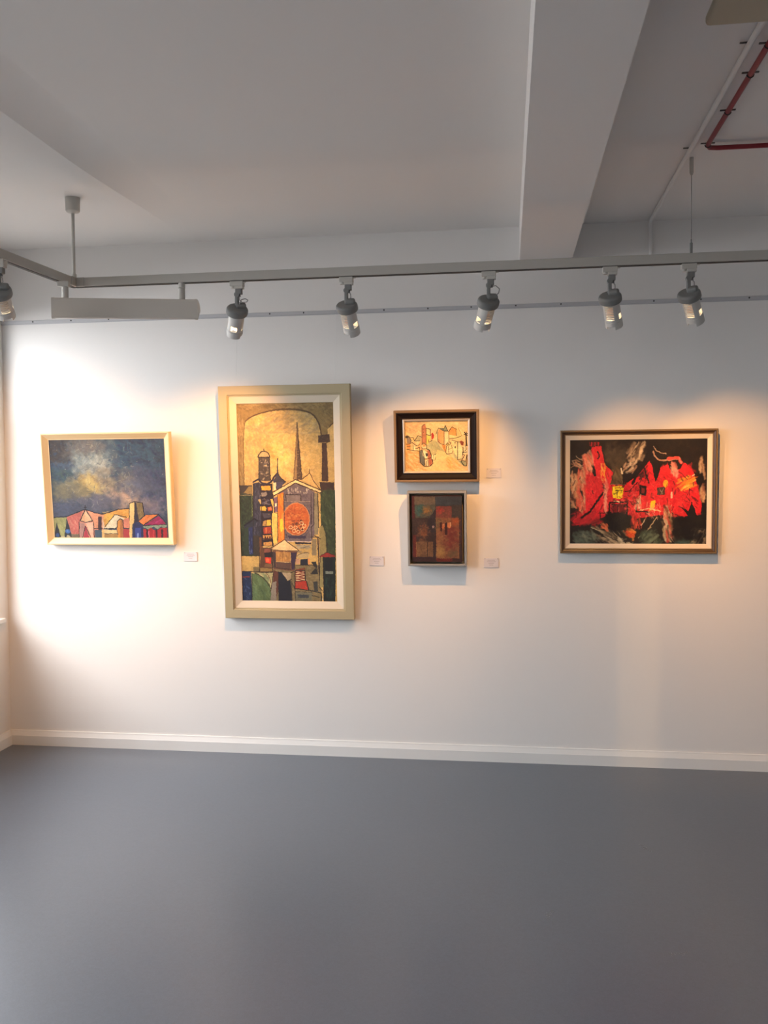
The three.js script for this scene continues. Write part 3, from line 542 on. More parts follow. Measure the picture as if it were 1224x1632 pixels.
  // green arch
  e.fill('#b8ac78', 175, 448, 440, 445, 405, 660, 170, 600); e.fill('#57683f', 178, 455, 250, 455, 340, 510, 395, 580, 410, 690, 400, 780, 180, 780); e.dabs(70, [190, 470, 390, 770], ['#687a50', '#485a38', '#7a8a5c', '#566c4a'], 70, 18, 1.2, 0.6, 0.45); e.curve('#3c2620', 9, 215, 450, 330, 480, 405, 630); e.curve('#6a3426', 6, 355, 450, 400, 500, 405, 560); e.line('#3c2620', 6, 435, 450, 405, 660);
  // blue corner, red cap tower, lower right
  e.fill('#1e2a4a', 65, 430, 172, 430, 182, 780, 68, 780); e.dabs(30, [75, 500, 170, 770], ['#2c3e70', '#141c34', '#5a6a90'], 40, 12, 1.3, 0.7, 0.5); e.line('#6a2c34', 14, 78, 498, 150, 495);
  e.fill('#1a211e', 1015, 250, 1165, 250, 1165, 790, 1030, 790); e.dabs(50, [1030, 480, 1160, 780], ['#223830', '#101614', '#2c4238'], 60, 14, 1.5, 0.3, 0.5); e.fill('#15161a', 1040, 270, 1130, 265, 1130, 420, 1045, 415); e.fill('#7c8478', 1045, 415, 1140, 412, 1135, 445, 1050, 445);
  e.fill('#8c2c24', 975, 240, 1065, 195, 1160, 230, 1160, 250, 980, 252); e.line('#2c1a1a', 5, 975, 242, 1065, 195, 1155, 228); e.line('#2c1a1a', 5, 1068, 100, 1068, 195);
  e.fill('#8f8354', 985, 255, 1015, 255, 1020, 600, 975, 600); e.fill('#3a3a36', 905, 540, 955, 535, 960, 650, 915, 650); e.line('#2c2a26', 10, 860, 640, 1000, 670, 1000, 780); e.fill('#6e6a54', 690, 650, 890, 660, 890, 780, 690, 770); e.fill('#3c4046', 720, 690, 855, 695, 850, 730, 725, 730); e.line('#2c2a26', 7, 890, 700, 980, 720);
  e.oval('#c8c4a8', 1015, 742, 8, 10);
  for (const p of [[275, 435, 270, 150], [420, 150, 430, 420], [465, 385, 640, 400], [700, 350, 880, 345, 950, 360], [690, 400, 690, 345], [660, 560, 690, 640], [700, 770, 690, 660, 890, 660], [640, 440, 690, 420], [985, 255, 975, 600, 1010, 640], [1020, 250, 1030, 780], [65, 430, 440, 440], [182, 450, 182, 780], [495, 430, 500, 780], [650, 540, 655, 780]]) e.line('#2a1f1c', 6, ...p);
  e.dabs(70, [680, 350, 980, 780], ['#3a322c', '#b0a078', '#5a4c3c'], 30, 5, 0.6, 1.4, 0.5);
  e.view(375, 760, 7.2);
  for (const p of [[205, 60, 200, 860], [290, 60, 300, 320, 310, 780], [425, 60, 430, 200, 452, 310], [300, 145, 410, 140], [285, 310, 430, 312], [300, 390, 425, 385], [310, 470, 420, 465], [315, 552, 415, 548], [318, 645, 420, 640], [322, 722, 425, 718], [440, 210, 455, 395, 480, 400], [490, 190, 492, 735], [562, 170, 575, 700], [590, 260, 585, 185, 760, 185, 765, 255], [880, 175, 885, 520], [600, 690, 590, 640], [920, 650, 990, 690]]) e.line('#2a1d1e', 6, ...p);
  e.dabs(60, [300, 90, 420, 770], ['#1e161c', '#f0c870', '#5a4a50'], 24, 5, 0.2, 1.5, 0.5);
  return e.finish(0.0005, 0.6, 0.97, 1.4);
}

function paintVillage() {
  seed = 303;
  const e = easel(760, 620, [645.2, 671.1], [745.1, 670.6], [645.6, 752.9]);
  e.thick = 1.4;
  e.view(640, 665, 10.64);
  e.fill('#ecca8c', 0, 0, 1224, 0, 1224, 1011, 0, 1011);
  e.dabs(500, [40, 50, 1140, 950], ['#f0d294', '#e6c07c', '#f4dca4', '#ecc888', '#e0b878'], 80, 26, 0.2, 0.8, 0.35);
  e.dabs(120, [60, 60, 330, 320], ['#d4ac74', '#c8a070', '#dcb880'], 70, 24, 0.3, 0.8, 0.35);
  e.dabs(140, [60, 580, 480, 930], ['#d49a50', '#dca85c', '#c88c4a'], 80, 24, 0.6, 0.5, 0.4);
  // road
  e.fill('#c2b67c', 540, 385, 720, 580, 800, 640, 640, 660, 420, 640, 420, 480); e.fill('#ecd088', 600, 560, 720, 600, 830, 700, 900, 920, 500, 920, 560, 700); e.dabs(70, [440, 420, 640, 560], ['#b0ae84', '#ccc08a', '#a2a47c'], 60, 18, 0.8, 0.4, 0.4);
  e.fill('#d88c40', 680, 470, 740, 480, 740, 610, 700, 540); e.dabs(60, [760, 660, 980, 900], ['#e0a454', '#ecb868'], 80, 20, 0.7, 0.3, 0.4);
  const K = '#33240f';
  // left cluster
  e.oval('#4c4440', 92, 335, 32, 28); e.fill('#8c7c6c', 80, 370, 130, 330, 160, 400, 150, 440, 90, 440); e.fill('#e0bc78', 140, 345, 190, 345, 210, 400, 160, 420); e.fill('#b4a878', 215, 405, 275, 315, 335, 340, 310, 405); e.fill('#f2d898', 225, 410, 305, 405, 300, 480, 250, 490); e.fill('#d8944c', 80, 460, 145, 455, 150, 550, 85, 545); e.fill('#f4e0a8', 190, 480, 225, 480, 230, 570, 195, 570); e.fill('#e8c080', 150, 480, 185, 480, 190, 560, 155, 560); e.fill('#e2b070', 300, 440, 335, 340, 335, 560, 250, 540);
  e.line(K, 7, 70, 340, 130, 330, 160, 400, 140, 445); e.line(K, 7, 150, 345, 195, 345, 215, 400); e.line(K, 7, 215, 405, 275, 312, 335, 335); e.line(K, 6, 215, 408, 310, 405); e.line(K, 7, 75, 460, 145, 450, 175, 430, 210, 460, 250, 490, 300, 470); e.line(K, 7, 80, 550, 190, 570, 300, 585, 300, 520, 230, 540); e.line(K, 6, 190, 480, 195, 568); e.line(K, 5, 85, 500, 145, 498);
  // tall rose tower
  e.fill('#c07850', 345, 150, 365, 120, 395, 110, 412, 160, 415, 450, 345, 450); e.dabs(40, [350, 160, 408, 440], ['#cc8a60', '#b06844', '#d89a70'], 40, 12, 1.5, 0.3, 0.45); e.line(K, 6, 343, 150, 343, 460); e.line(K, 5, 345, 148, 370, 125, 400, 115); e.line(K, 6, 415, 180, 415, 520); e.line(K, 5, 360, 200, 380, 200); e.line(K, 5, 362, 250, 375, 260);
  e.fill('#ecd890', 425, 190, 480, 200, 480, 310, 425, 300); e.fill('#e8cc5c', 420, 305, 490, 325, 460, 440, 420, 470); e.line(K, 9, 425, 188, 485, 205, 485, 315, 420, 295); e.line(K, 7, 455, 385, 460, 430, 520, 395); e.fill('#b82c20', 505, 280, 525, 262, 550, 310, 540, 360, 510, 390); e.line(K, 4, 500, 280, 498, 400);
  // kneeling figures' bundle of houses in front
  e.fill('#6a6a60', 305, 590, 350, 560, 380, 680, 380, 850, 310, 770); e.fill('#b86848', 430, 570, 470, 570, 520, 740, 510, 820, 470, 850, 450, 760); e.fill('#f0dca0', 340, 470, 380, 445, 420, 490, 415, 540, 350, 540); e.fill('#e8a868', 350, 460, 400, 450, 410, 500, 360, 510); e.fill('#f4e4b0', 345, 580, 380, 560, 440, 620, 430, 710, 385, 720, 350, 650); e.fill('#f2e0a8', 385, 740, 450, 730, 455, 850, 400, 850); e.fill('#3a3a3a', 400, 620, 440, 620, 440, 670, 410, 680);
  e.line(K, 9, 300, 590, 305, 780, 375, 850, 475, 850, 525, 800, 520, 720, 470, 570, 420, 545); e.line(K, 7, 340, 470, 375, 440, 420, 480, 420, 540, 350, 545, 335, 520); e.line(K, 8, 345, 570, 380, 700, 385, 830); e.line(K, 7, 380, 720, 450, 715, 490, 700); e.line(K, 6, 415, 760, 410, 850); e.line(K, 7, 300, 580, 340, 560); e.line(K, 6, 440, 740, 450, 840);
  e.fill('#f0dca0', 495, 660, 560, 640, 565, 720, 500, 730); e.line(K, 5, 500, 650, 500, 740, 560, 740, 570, 690); e.line(K, 5, 530, 655, 575, 640, 580, 625); e.line(K, 5, 540, 660, 540, 720);
  // white church
  e.fill('#f0d898', 580, 270, 625, 180, 610, 420, 580, 400); e.fill('#e8a868', 615, 260, 630, 200, 720, 240, 720, 460, 640, 440, 612, 400); e.fill('#f2dca4', 722, 245, 790, 245, 800, 440, 722, 470); e.fill('#8c9470', 630, 180, 720, 240, 780, 240, 740, 140, 715, 190); e.fill('#54584c', 650, 185, 715, 185, 715, 230); e.line(K, 7, 580, 290, 625, 180, 700, 235, 785, 240); e.line(K, 7, 720, 190, 740, 140, 780, 235); e.line(K, 7, 720, 245, 720, 460); e.line(K, 6, 610, 260, 610, 400); e.line(K, 7, 610, 410, 660, 460, 720, 470); e.line(K, 6, 795, 250, 800, 430); e.line('#8a4a28', 5, 625, 380, 630, 440);
  // ochre house and long roof
  e.fill('#e2a050', 800, 245, 850, 165, 925, 205, 920, 320, 800, 300); e.fill('#f0d890', 810, 310, 920, 325, 1020, 320, 940, 370, 820, 370); e.fill('#ecca80', 925, 205, 960, 180, 1020, 320, 930, 320); e.line(K, 7, 795, 250, 850, 165, 930, 208); e.line(K, 5, 920, 210, 925, 320); e.line(K, 7, 810, 370, 920, 360, 1020, 320); e.line('#8a6a3a', 4, 955, 185, 1015, 310);
  // couple by the road
  e.fill('#f0d898', 760, 480, 830, 460, 865, 560, 850, 630, 750, 630); e.line(K, 6, 750, 470, 780, 440, 800, 480, 770, 490, 750, 470); e.line(K, 6, 805, 430, 830, 440, 810, 480); e.line(K, 6, 760, 500, 745, 600, 760, 640, 850, 625, 870, 580, 840, 490); e.line(K, 4, 790, 500, 790, 610); e.line(K, 4, 790, 560, 850, 530); e.fill('#a89850', 770, 455, 800, 455, 795, 490, 770, 490);
  // white tower house, right
  e.fill('#f2dc9c', 850, 400, 940, 430, 940, 690, 900, 640, 860, 560); e.fill('#f4e2a8', 945, 430, 1000, 440, 1025, 600, 1020, 720, 950, 735); e.fill('#b4b080', 870, 600, 940, 690, 940, 740, 890, 700); e.line(K, 7, 850, 395, 945, 425, 1030, 440); e.line(K, 7, 945, 430, 945, 735); e.line(K, 7, 940, 735, 1020, 725, 1030, 600); e.oval('#3a2c1c', 905, 520, 10, 22); e.oval('#5a4630', 903, 440, 8, 12); e.fill('#a8a87c', 940, 745, 1080, 770, 1090, 850, 1020, 830);
  e.fill('#8a3c22', 980, 420, 1010, 405, 1050, 430, 1040, 490, 1000, 480); e.fill('#f0dca8', 1030, 500, 1100, 480, 1105, 620, 1040, 640); e.fill('#e8c48c', 1030, 660, 1070, 640, 1080, 760, 1010, 750);
  e.line(K, 9, 1035, 520, 1040, 620, 1100, 600); e.line(K, 8, 1030, 640, 1060, 660, 1010, 755, 1080, 765, 1100, 650); e.line(K, 7, 1080, 480, 1090, 560, 1060, 590); e.line(K, 9, 1000, 760, 1050, 845, 1095, 845, 1105, 660);
  // palm
  e.line(K, 16, 1095, 490, 1085, 300); e.line(K, 11, 1085, 300, 1060, 262); e.line(K, 11, 1085, 300, 1115, 280); e.line(K, 11, 1085, 305, 1055, 300); e.line(K, 11, 1085, 300, 1090, 258); e.line(K, 10, 1090, 310, 1118, 320); e.line(K, 9, 1095, 490, 1115, 490);
  return e.finish(0.0003, 0.6, 0.9, 0.6);
}

function paintAbstract() {
  seed = 404;
  const e = easel(620, 836, [654.9, 787.7], [736.3, 787.5], [655, 897.5]);
  e.view(645, 780, 11.66);
  e.fill('#46302a', 90, 60, 1100, 60, 1100, 1400, 90, 1400);
  e.dabs(500, [110, 90, 1075, 1370], ['#523630', '#3c2a26', '#5c3a30', '#44302c', '#4e3c38'], 90, 30, 1.3, 0.8, 0.4);
  const patch = (x0, y0, x1, y1, base, tints, n) => { e.fill(base, x0, y0, x1, y0, x1, y1, x0, y1); e.dabs(n, [x0 + 12, y0 + 12, x1 - 12, y1 - 12], tints, 60, 24, 0.5, 1.4, 0.4); };
  patch(120, 100, 170, 560, '#6c2c28', ['#7c3630', '#54201e'], 40);
  patch(165, 110, 560, 260, '#7a6a58', ['#8a7862', '#6a5c4c', '#847058'], 70);
  patch(180, 260, 560, 515, '#5e5a4a', ['#6e6450', '#4c5650', '#7a6a52'], 90);
  e.cloud(90, 260, 350, 90, 110, ['#3c6a66', '#4c7a70', '#2f5450'], 50, 20, 0.5); e.cloud(90, 390, 380, 90, 90, ['#a8763a', '#b88444', '#8e6232'], 40, 18, 0.5);
  patch(565, 110, 1060, 280, '#3f4248', ['#4c4c50', '#34383e', '#46524e'], 70);
  patch(870, 270, 1060, 520, '#4a3c34', ['#5a4638', '#3a302c'], 40);
  patch(575, 295, 870, 520, '#8a4638', ['#9c5040', '#74402f', '#86543e'], 60); e.cloud(60, 650, 370, 70, 70, ['#c0382c', '#d04a38', '#a03028'], 36, 16, 0.55);
  e.fill('#3a2c2c', 560, 340, 575, 340, 575, 800, 430, 800, 400, 620); e.dabs(60, [420, 480, 570, 780], ['#322828', '#46343a', '#3a2e36'], 60, 22, 1.0, 0.6, 0.5);
  patch(120, 530, 410, 760, '#4a3630', ['#54403a', '#3e2e2c', '#5a3e34'], 70);
  e.cloud(130, 330, 820, 110, 190, ['#9c5a30', '#b0683a', '#84482a', '#a87848'], 50, 22, 0.45);
  patch(130, 850, 190, 1300, '#7c3026', ['#8c3a2c', '#64241e'], 40);
  patch(190, 980, 510, 1275, '#8a6240', ['#9a6e48', '#745036', '#a87a50', '#6c4630'], 130); e.line('#4c3024', 16, 408, 990, 405, 1265); e.line('#c08a58', 10, 195, 990, 195, 1270);
  patch(575, 515, 1010, 1305, '#9c6440', ['#ac7448', '#86502f', '#b8824e', '#7a4430'], 200);
  e.cloud(150, 860, 900, 170, 300, ['#7c2c26', '#8c342a', '#682420', '#94402e'], 70, 26, 0.45); e.cloud(90, 940, 590, 90, 80, ['#c0602c', '#d06a34', '#a84e28'], 44, 20, 0.5);
  e.cloud(90, 650, 1170, 90, 160, ['#c0904c', '#b08044', '#cc9c58'], 60, 22, 0.4); e.cloud(60, 900, 1200, 110, 110, ['#6c5438', '#84663f'], 60, 22, 0.4); e.cloud(50, 620, 640, 60, 130, ['#7a6a44', '#94804e', '#5c4c38'], 44, 18, 0.5);
  e.fill('#50231d', 640, 600, 690, 600, 690, 790, 650, 770); e.fill('#4a2420', 740, 620, 780, 600, 790, 840, 735, 850); e.fill('#e88048', 690, 640, 735, 620, 735, 690, 690, 740); e.fill('#f08a4e', 790, 610, 860, 600, 858, 700, 820, 715, 790, 680); e.fill('#fac088', 838, 605, 856, 603, 856, 680, 842, 680); e.line('#f6c894', 9, 700, 655, 725, 648); e.line('#d09a68', 7, 690, 865, 780, 862); e.oval('#b8968c', 520, 690, 20, 26);
  patch(125, 1280, 540, 1360, '#43282a', ['#54302c', '#382228'], 40); patch(575, 1305, 880, 1365, '#7c2c22', ['#8c3428', '#682018'], 30); patch(880, 1300, 1065, 1368, '#4c2a24', ['#5a342a', '#3c2220'], 20);
  e.line('#3c2624', 22, 560, 820, 545, 1360);
  return e.finish(0.0003, 0.45, 0.74, 3);
}

function paintRedTown() {
  seed = 505;
  const e = easel(940, 700, [909.7, 702.9], [1128, 699], [909.9, 866.4]);
  e.view(905, 695, 5.322);
  e.fill('#1a120f', 0, 0, 1224, 0, 1224, 931, 0, 931);
  e.dabs(260, [25, 40, 1185, 330], ['#241812', '#2c1f16', '#150e0c', '#33261a'], 80, 26, 0.2, 1.4, 0.4);
  e.cloud(130, 430, 190, 130, 120, ['#4c3f2c', '#5a4a34', '#3c3022'], 60, 22, 0.35);
  e.dabs(260, [25, 640, 1185, 915], ['#1e1713', '#16110f', '#272019', '#202a24'], 70, 24, 0.4, 1.4, 0.5);
  const red = ['#d8202a', '#e02a30', '#c81a24', '#e63a38', '#d02830'];
  // the town's red mass
  e.fill('#d6222a', 160, 310, 230, 330, 210, 100, 295, 90, 330, 250, 400, 310, 380, 400, 510, 410, 700, 195, 740, 290, 860, 235, 1000, 225, 1075, 300, 1110, 420, 1145, 560, 1140, 650, 900, 670, 820, 650, 600, 690, 560, 680, 520, 570, 360, 570, 330, 680, 80, 760, 50, 720, 160, 620);
  e.dabs(420, [165, 320, 380, 620], red, 60, 22, 1.4, 0.7, 0.55); e.dabs(420, [520, 400, 850, 650], red, 60, 22, 0.3, 1.2, 0.55); e.dabs(300, [860, 430, 1110, 640], red, 60, 22, 1.2, 0.8, 0.55); e.dabs(90, [215, 110, 310, 320], red, 60, 16, 1.4, 0.3, 0.55); e.dabs(110, [800, 240, 1060, 420], red, 60, 20, 0.9, 0.7, 0.5);
  e.dabs(60, [70, 640, 330, 740], ['#b01c24', '#8c161c', '#c42830'], 90, 22, -0.5, 0.2, 0.5); e.dabs(50, [545, 640, 640, 760], ['#d02028', '#8c161c', '#e05038'], 50, 14, 1.5, 0.3, 0.6);
  e.dabs(260, [165, 330, 1110, 650], ['#f04a40', '#b01820', '#f0685a', '#981018', '#f08868'], 26, 6, 0.9, 1.6, 0.5);
  // black drawing
  const B = '#1c1210';
  e.line(B, 26, 190, 130, 240, 330); e.line(B, 10, 300, 100, 330, 240); e.curve(B, 12, 262, 140, 290, 165, 265, 195); e.fill('#5e1016', 190, 60, 275, 55, 280, 85, 190, 95); for (const x of [212, 240, 268]) e.line('#b81a22', 9, x, 60, x, 88);
  e.fill(B, 660, 110, 725, 80, 720, 190, 600, 340, 500, 400, 480, 330, 620, 250); e.dabs(40, [520, 150, 690, 350], ['#241a14', '#100a0a', '#33241c'], 60, 16, -0.8, 0.3, 0.6); e.line(B, 20, 680, 190, 560, 400); e.line(B, 12, 660, 270, 700, 390); e.fill(B, 720, 215, 810, 215, 780, 330, 755, 380, 735, 300); e.fill('#231712', 850, 190, 990, 230, 960, 270, 900, 310, 870, 270);
  e.fill('#54402a', 430, 250, 480, 340, 495, 410, 370, 410); e.dabs(40, [390, 290, 480, 400], ['#6c5638', '#463624', '#7c6844'], 50, 16, 1.2, 0.5, 0.5); e.line(B, 9, 470, 260, 490, 420); e.line('#7c6a50', 6, 380, 405, 500, 410);
  // windows, fences
  e.fill(B, 625, 410, 680, 420, 680, 500, 620, 490); e.fill('#7c2a24', 640, 430, 668, 436, 664, 480, 640, 478); e.fill('#4a342c', 770, 430, 840, 425, 835, 490, 770, 490); e.line('#8a7a68', 6, 790, 440, 815, 480); e.line('#8a7a68', 6, 825, 435, 800, 485); e.line(B, 16, 130, 690, 200, 640, 310, 480); e.line(B, 13, 365, 650, 370, 560, 520, 550, 515, 660); e.line(B, 10, 595, 560, 595, 632, 705, 632); e.line(B, 8, 500, 465, 540, 460, 600, 390); e.line(B, 9, 290, 700, 290, 650, 380, 645); e.fill('#6c1418', 400, 580, 490, 575, 490, 640, 410, 640); e.line(B, 7, 440, 575, 440, 640);
  // yellow lights
  e.fill('#f0d81e', 385, 430, 470, 420, 490, 440, 480, 500, 460, 530, 400, 520, 390, 470); e.dabs(18, [395, 430, 475, 515], ['#f8e848', '#e0c012'], 36, 12, 1.4, 0.5, 0.6); e.line('#6c5c14', 8, 420, 458, 480, 458); e.line('#8c7818', 6, 435, 465, 438, 520); e.line('#e8d8a8', 10, 410, 545, 450, 552);
  e.fill('#ecc41c', 720, 545, 758, 535, 752, 590, 735, 620, 705, 622); e.line('#f0c890', 9, 630, 620, 700, 605, 800, 625); e.dabs(16, [296, 245, 330, 380], ['#f0a83a', '#f0c05a', '#e88838'], 60, 14, 1.4, 0.3, 0.8); e.oval('#f0b030', 842, 395, 20, 34); e.dabs(34, [960, 345, 1080, 440], ['#f0b838', '#e89a2c', '#f4d060', '#e0802c'], 80, 14, -0.6, 0.2, 0.75);
  // cream knife strokes
  e.fat = 1.7;
  const cream = ['#d8bc98', '#c89c78', '#e4cca8', '#bc8058', '#a87458'];
  e.dabs(90, [40, 330, 100, 590], ['#c08a60', '#c06c48', '#d8b488', '#2c1a14', '#c04834'], 70, 12, 1.5, 0.25, 0.7); e.dabs(70, [100, 290, 160, 620], ['#d08460', '#d05a44', '#dca884', '#d03830'], 80, 11, 1.4, 0.2, 0.7); e.dabs(16, [50, 190, 150, 270], cream, 60, 9, 0.2, 0.6, 0.8); e.dabs(26, [155, 170, 210, 300], ['#e87858', '#f0a888', '#d85040'], 90, 14, 1.2, 0.2, 0.7);
  e.dabs(50, [535, 95, 650, 190], ['#8c7458', '#c8a884', '#3a2a20', '#e8cca0', '#6c5640'], 90, 12, -1.0, 0.25, 0.8); e.dabs(20, [490, 200, 590, 290], cream, 60, 10, -0.8, 0.3, 0.8); e.line('#e8d4a8', 12, 462, 275, 475, 315); e.curve('#a88870', 9, 735, 90, 760, 140, 840, 150); e.curve('#b88a70', 13, 735, 130, 750, 190, 790, 205, 870, 210, 960, 185); e.line('#e05048', 26, 860, 190, 945, 180, 970, 225); e.line('#caa090', 7, 950, 180, 968, 225); e.line('#2c1a16', 9, 800, 160, 900, 170);
  e.dabs(26, [890, 230, 930, 330], ['#f0b8a0', '#e87868'], 40, 12, 1.2, 0.5, 0.7); e.dabs(16, [1122, 210, 1145, 280], ['#d8b894', '#c09870', '#6c4c38'], 70, 11, 1.5, 0.15, 0.75); e.dabs(10, [1148, 230, 1166, 320], ['#b89474', '#8c6a50'], 70, 10, 1.4, 0.15, 0.7); e.dabs(18, [1138, 430, 1166, 510], ['#ecd0a4', '#d8a878', '#8c5a44'], 70, 12, 1.7, 0.2, 0.75); e.line('#e8c89c', 12, 1080, 320, 1065, 330); e.dabs(14, [600, 520, 635, 610], cream, 70, 9, 1.5, 0.1, 0.8); e.line('#f4c0a0', 16, 895, 470, 892, 510); e.dabs(24, [325, 390, 345, 640], ['#e89078', '#f0b890'], 80, 8, 1.5, 0.2, 0.5);
  // foreground strokes
  e.dabs(46, [825, 590, 905, 860], ['#cdb48c', '#a88a66', '#746046', '#e0ccaa', '#3c2e22', '#c83c30'], 110, 12, 1.25, 0.25, 0.75); e.dabs(40, [260, 780, 480, 900], ['#b8a480', '#8c7e62', '#dcc8a0', '#4c4234', '#221a16'], 120, 9, 0.6, 0.25, 0.75); e.line('#cdb894', 9, 640, 745, 665, 700); e.line('#b09a74', 8, 615, 850, 690, 790, 770, 675); e.line('#8c7c5c', 9, 640, 840, 720, 760); e.dabs(20, [520, 780, 570, 845], ['#f07830', '#e04a24', '#f4a050'], 50, 12, 0.7, 0.5, 0.8);
  e.dabs(60, [60, 810, 260, 905], ['#4c5c50', '#5e6c5c', '#38443c', '#7c8470'], 60, 14, 0.5, 0.6, 0.6); e.dabs(50, [640, 800, 800, 900], ['#2c3c30', '#44543f', '#6c7a60'], 60, 14, -0.8, 0.4, 0.6); e.dabs(40, [930, 850, 1080, 905], ['#3c5248', '#2c3c36', '#566c5c'], 60, 13, 0.2, 0.4, 0.6); e.dabs(40, [1060, 700, 1180, 900], ['#8c8064', '#5c543f', '#b0a080', '#2c241c'], 70, 8, -1.1, 0.4, 0.6); e.dabs(24, [430, 860, 560, 915], ['#b0a888', '#d8ccb0'], 40, 10, 0.3, 0.6, 0.7);
  e.oval('#1c1512', 430, 720, 105, 75); e.dabs(60, [340, 660, 540, 790], ['#1c1512', '#241c17', '#120d0c'], 60, 20, 0.5, 1.4, 0.5); e.fill('#1a1411', 1060, 540, 1110, 660, 1180, 640, 1185, 760, 900, 760, 960, 690, 1030, 660, 975, 590, 1035, 620); e.dabs(60, [920, 680, 1150, 850], ['#1a1411', '#231b16', '#14100e'], 60, 20, 0.5, 1.4, 0.6); e.line('#caa27c', 6, 300, 760, 340, 790); e.dabs(14, [300, 740, 350, 800], ['#d85030', '#e88050'], 30, 10, 0.6, 0.4, 0.7);
  e.dabs(90, [60, 300, 1150, 700], ['#1c1210', '#241410'], 40, 5, 1.2, 0.9, 0.55); e.dabs(60, [560, 560, 900, 690], ['#f0a080', '#e05848', '#f4c8a0'], 34, 6, 1.3, 0.7, 0.6); e.dabs(50, [380, 420, 620, 640], ['#2c1614', '#e87060', '#7c1a1c'], 36, 6, 0.3, 1.4, 0.6);
  return e.finish(0.0010, 0.42, 0.95, 2);
}

// a picture's upright board: w x h, its painted face at height z, standing on y = y0
function panel(w, h, y0, z) { const g = new THREE.BoxGeometry(w, h, 0.008); g.translate(0, y0 + h / 2, z - 0.004); return g; }
// corners: top left, top right, bottom right, bottom left of the frame's front edge in the photograph; front: how far that edge stands off the wall, at top and bottom
function hang(name, label, corners, top, bottom, deep) {
  const mean = (k, l, z, c) => (at(...corners[k], 'z', z)[c] + at(...corners[l], 'z', z)[c]) / 2;
  const xl = (at(...corners[0], 'z', top).x + at(...corners[3], 'z', bottom).x) / 2, xr = (at(...corners[1], 'z', top).x + at(...corners[2], 'z', bottom).x) / 2;
  const yt = mean(0, 1, top, 'y'), yb = mean(2, 3, bottom, 'y'), lean = Math.atan2(top - bottom, yt - yb);
  const t = thing(name, label, 'painting', [(xl + xr) / 2, yb, bottom]);
  t.rotation.x = lean;
  return { t, w: xr - xl, h: Math.hypot(yt - yb, top - bottom), deep };
}
const F = {
  pine: paint(0.70, 0.53, 0.30, 0.45), khaki: paint(0.45, 0.37, 0.225, 0.5), linen: paint(0.70, 0.60, 0.47, 0.85), bronze: paint(0.21, 0.135, 0.07, 0.45), black: new THREE.MeshPhysicalMaterial({ color: 0x170d0b, roughness: 0.55, specularIntensity: 0.35 }),
  silver: paint(0.55, 0.48, 0.40, 0.3, { metalness: 0.5 }), pewter: paint(0.33, 0.325, 0.315, 0.4, { metalness: 0.3 }), walnut: paint(0.075, 0.038, 0.018, 0.4), gilt: paint(0.20, 0.13, 0.065, 0.4), backing: paint(0.30, 0.24, 0.17, 0.9),
};
{
  const { t, w, h } = hang('tent_town_painting', 'painting of tents under a stormy blue sky in a pale pine frame', [[65, 691], [271, 688], [275, 868], [73, 869]], 0.105, 0.05, 0.04);
  part('frame', moulding(w, h, [[0.004, -0.044], [0, -0.040], [0, -0.001], [0.002, 0], [0.007, 0], [0.009, -0.002], [0.035, -0.022], [0.038, -0.022], [0.038, -0.030]]), F.pine, t);
  part('canvas', panel(w - 0.074, h - 0.074, 0.037, -0.024), paintTentTown(), t);
  part('backing', panel(w - 0.01, h - 0.01, 0.005, -0.036), F.backing, t);
}
{
  const { t, w, h } = hang('cathedral_painting', 'tall painting of a cathedral spire seen through an arch in a wide khaki frame', [[348, 615], [559, 612], [563, 988], [358, 985]], 0.125, 0.045, 0.045);
  part('frame', moulding(w, h, [[0.004, -0.044], [0, -0.040], [0, -0.002], [0.002, 0], [0.048, 0], [0.050, -0.002], [0.050, -0.005], [0.056, -0.005], [0.058, -0.012], [0.058, -0.03]]), F.khaki, t);
  part('liner', moulding(w - 0.112, h - 0.112, [[0, -0.03], [0, -0.010], [0.004, -0.009], [0.040, -0.018], [0.042, -0.024], [0.042, -0.03]]).translate(0, 0.056, 0), F.linen, t);
  part('canvas', panel(w - 0.192, h - 0.192, 0.096, -0.022), paintCathedral(), t);
  part('backing', panel(w - 0.01, h - 0.01, 0.005, -0.036), F.backing, t);
  t.updateMatrixWorld();
  for (const px of [380, 536]) { const a = t.worldToLocal(new THREE.Vector3(at(px, 560, 'z', 0).x, 2.46, 0.006)); part('hanging_wire', rod([a.x, h - 0.10, -0.042], a.toArray(), 0.0012, 6), M.trim, t); }
}
{
  const { t, w, h } = hang('village_painting', 'small painting of a cream hillside village in a black frame with gold edge', [[627, 655], [763, 652], [764, 768], [629, 769]], 0.115, 0.075, 0.05);
  part('frame', moulding(w, h, [[0.004, -0.064], [0, -0.060], [0, -0.002], [0.002, 0], [0.011, 0], [0.013, -0.002]]), F.bronze, t);
  part('black_moulding', moulding(w - 0.024, h - 0.024, [[0, -0.03], [0, -0.003], [0.006, -0.002], [0.012, -0.008], [0.030, -0.014], [0.036, -0.012], [0.037, -0.03]]).translate(0, 0.012, 0), F.black, t);
  part('silver_lip', moulding(w - 0.096, h - 0.096, [[0, -0.03], [0, -0.008], [0.003, -0.006], [0.009, -0.008], [0.012, -0.016], [0.012, -0.03]]).translate(0, 0.048, 0), F.silver, t);
  part('canvas', panel(w - 0.118, h - 0.118, 0.059, -0.018), paintVillage(), t);
  part('backing', panel(w - 0.01, h - 0.01, 0.005, -0.056), F.backing, t);
}
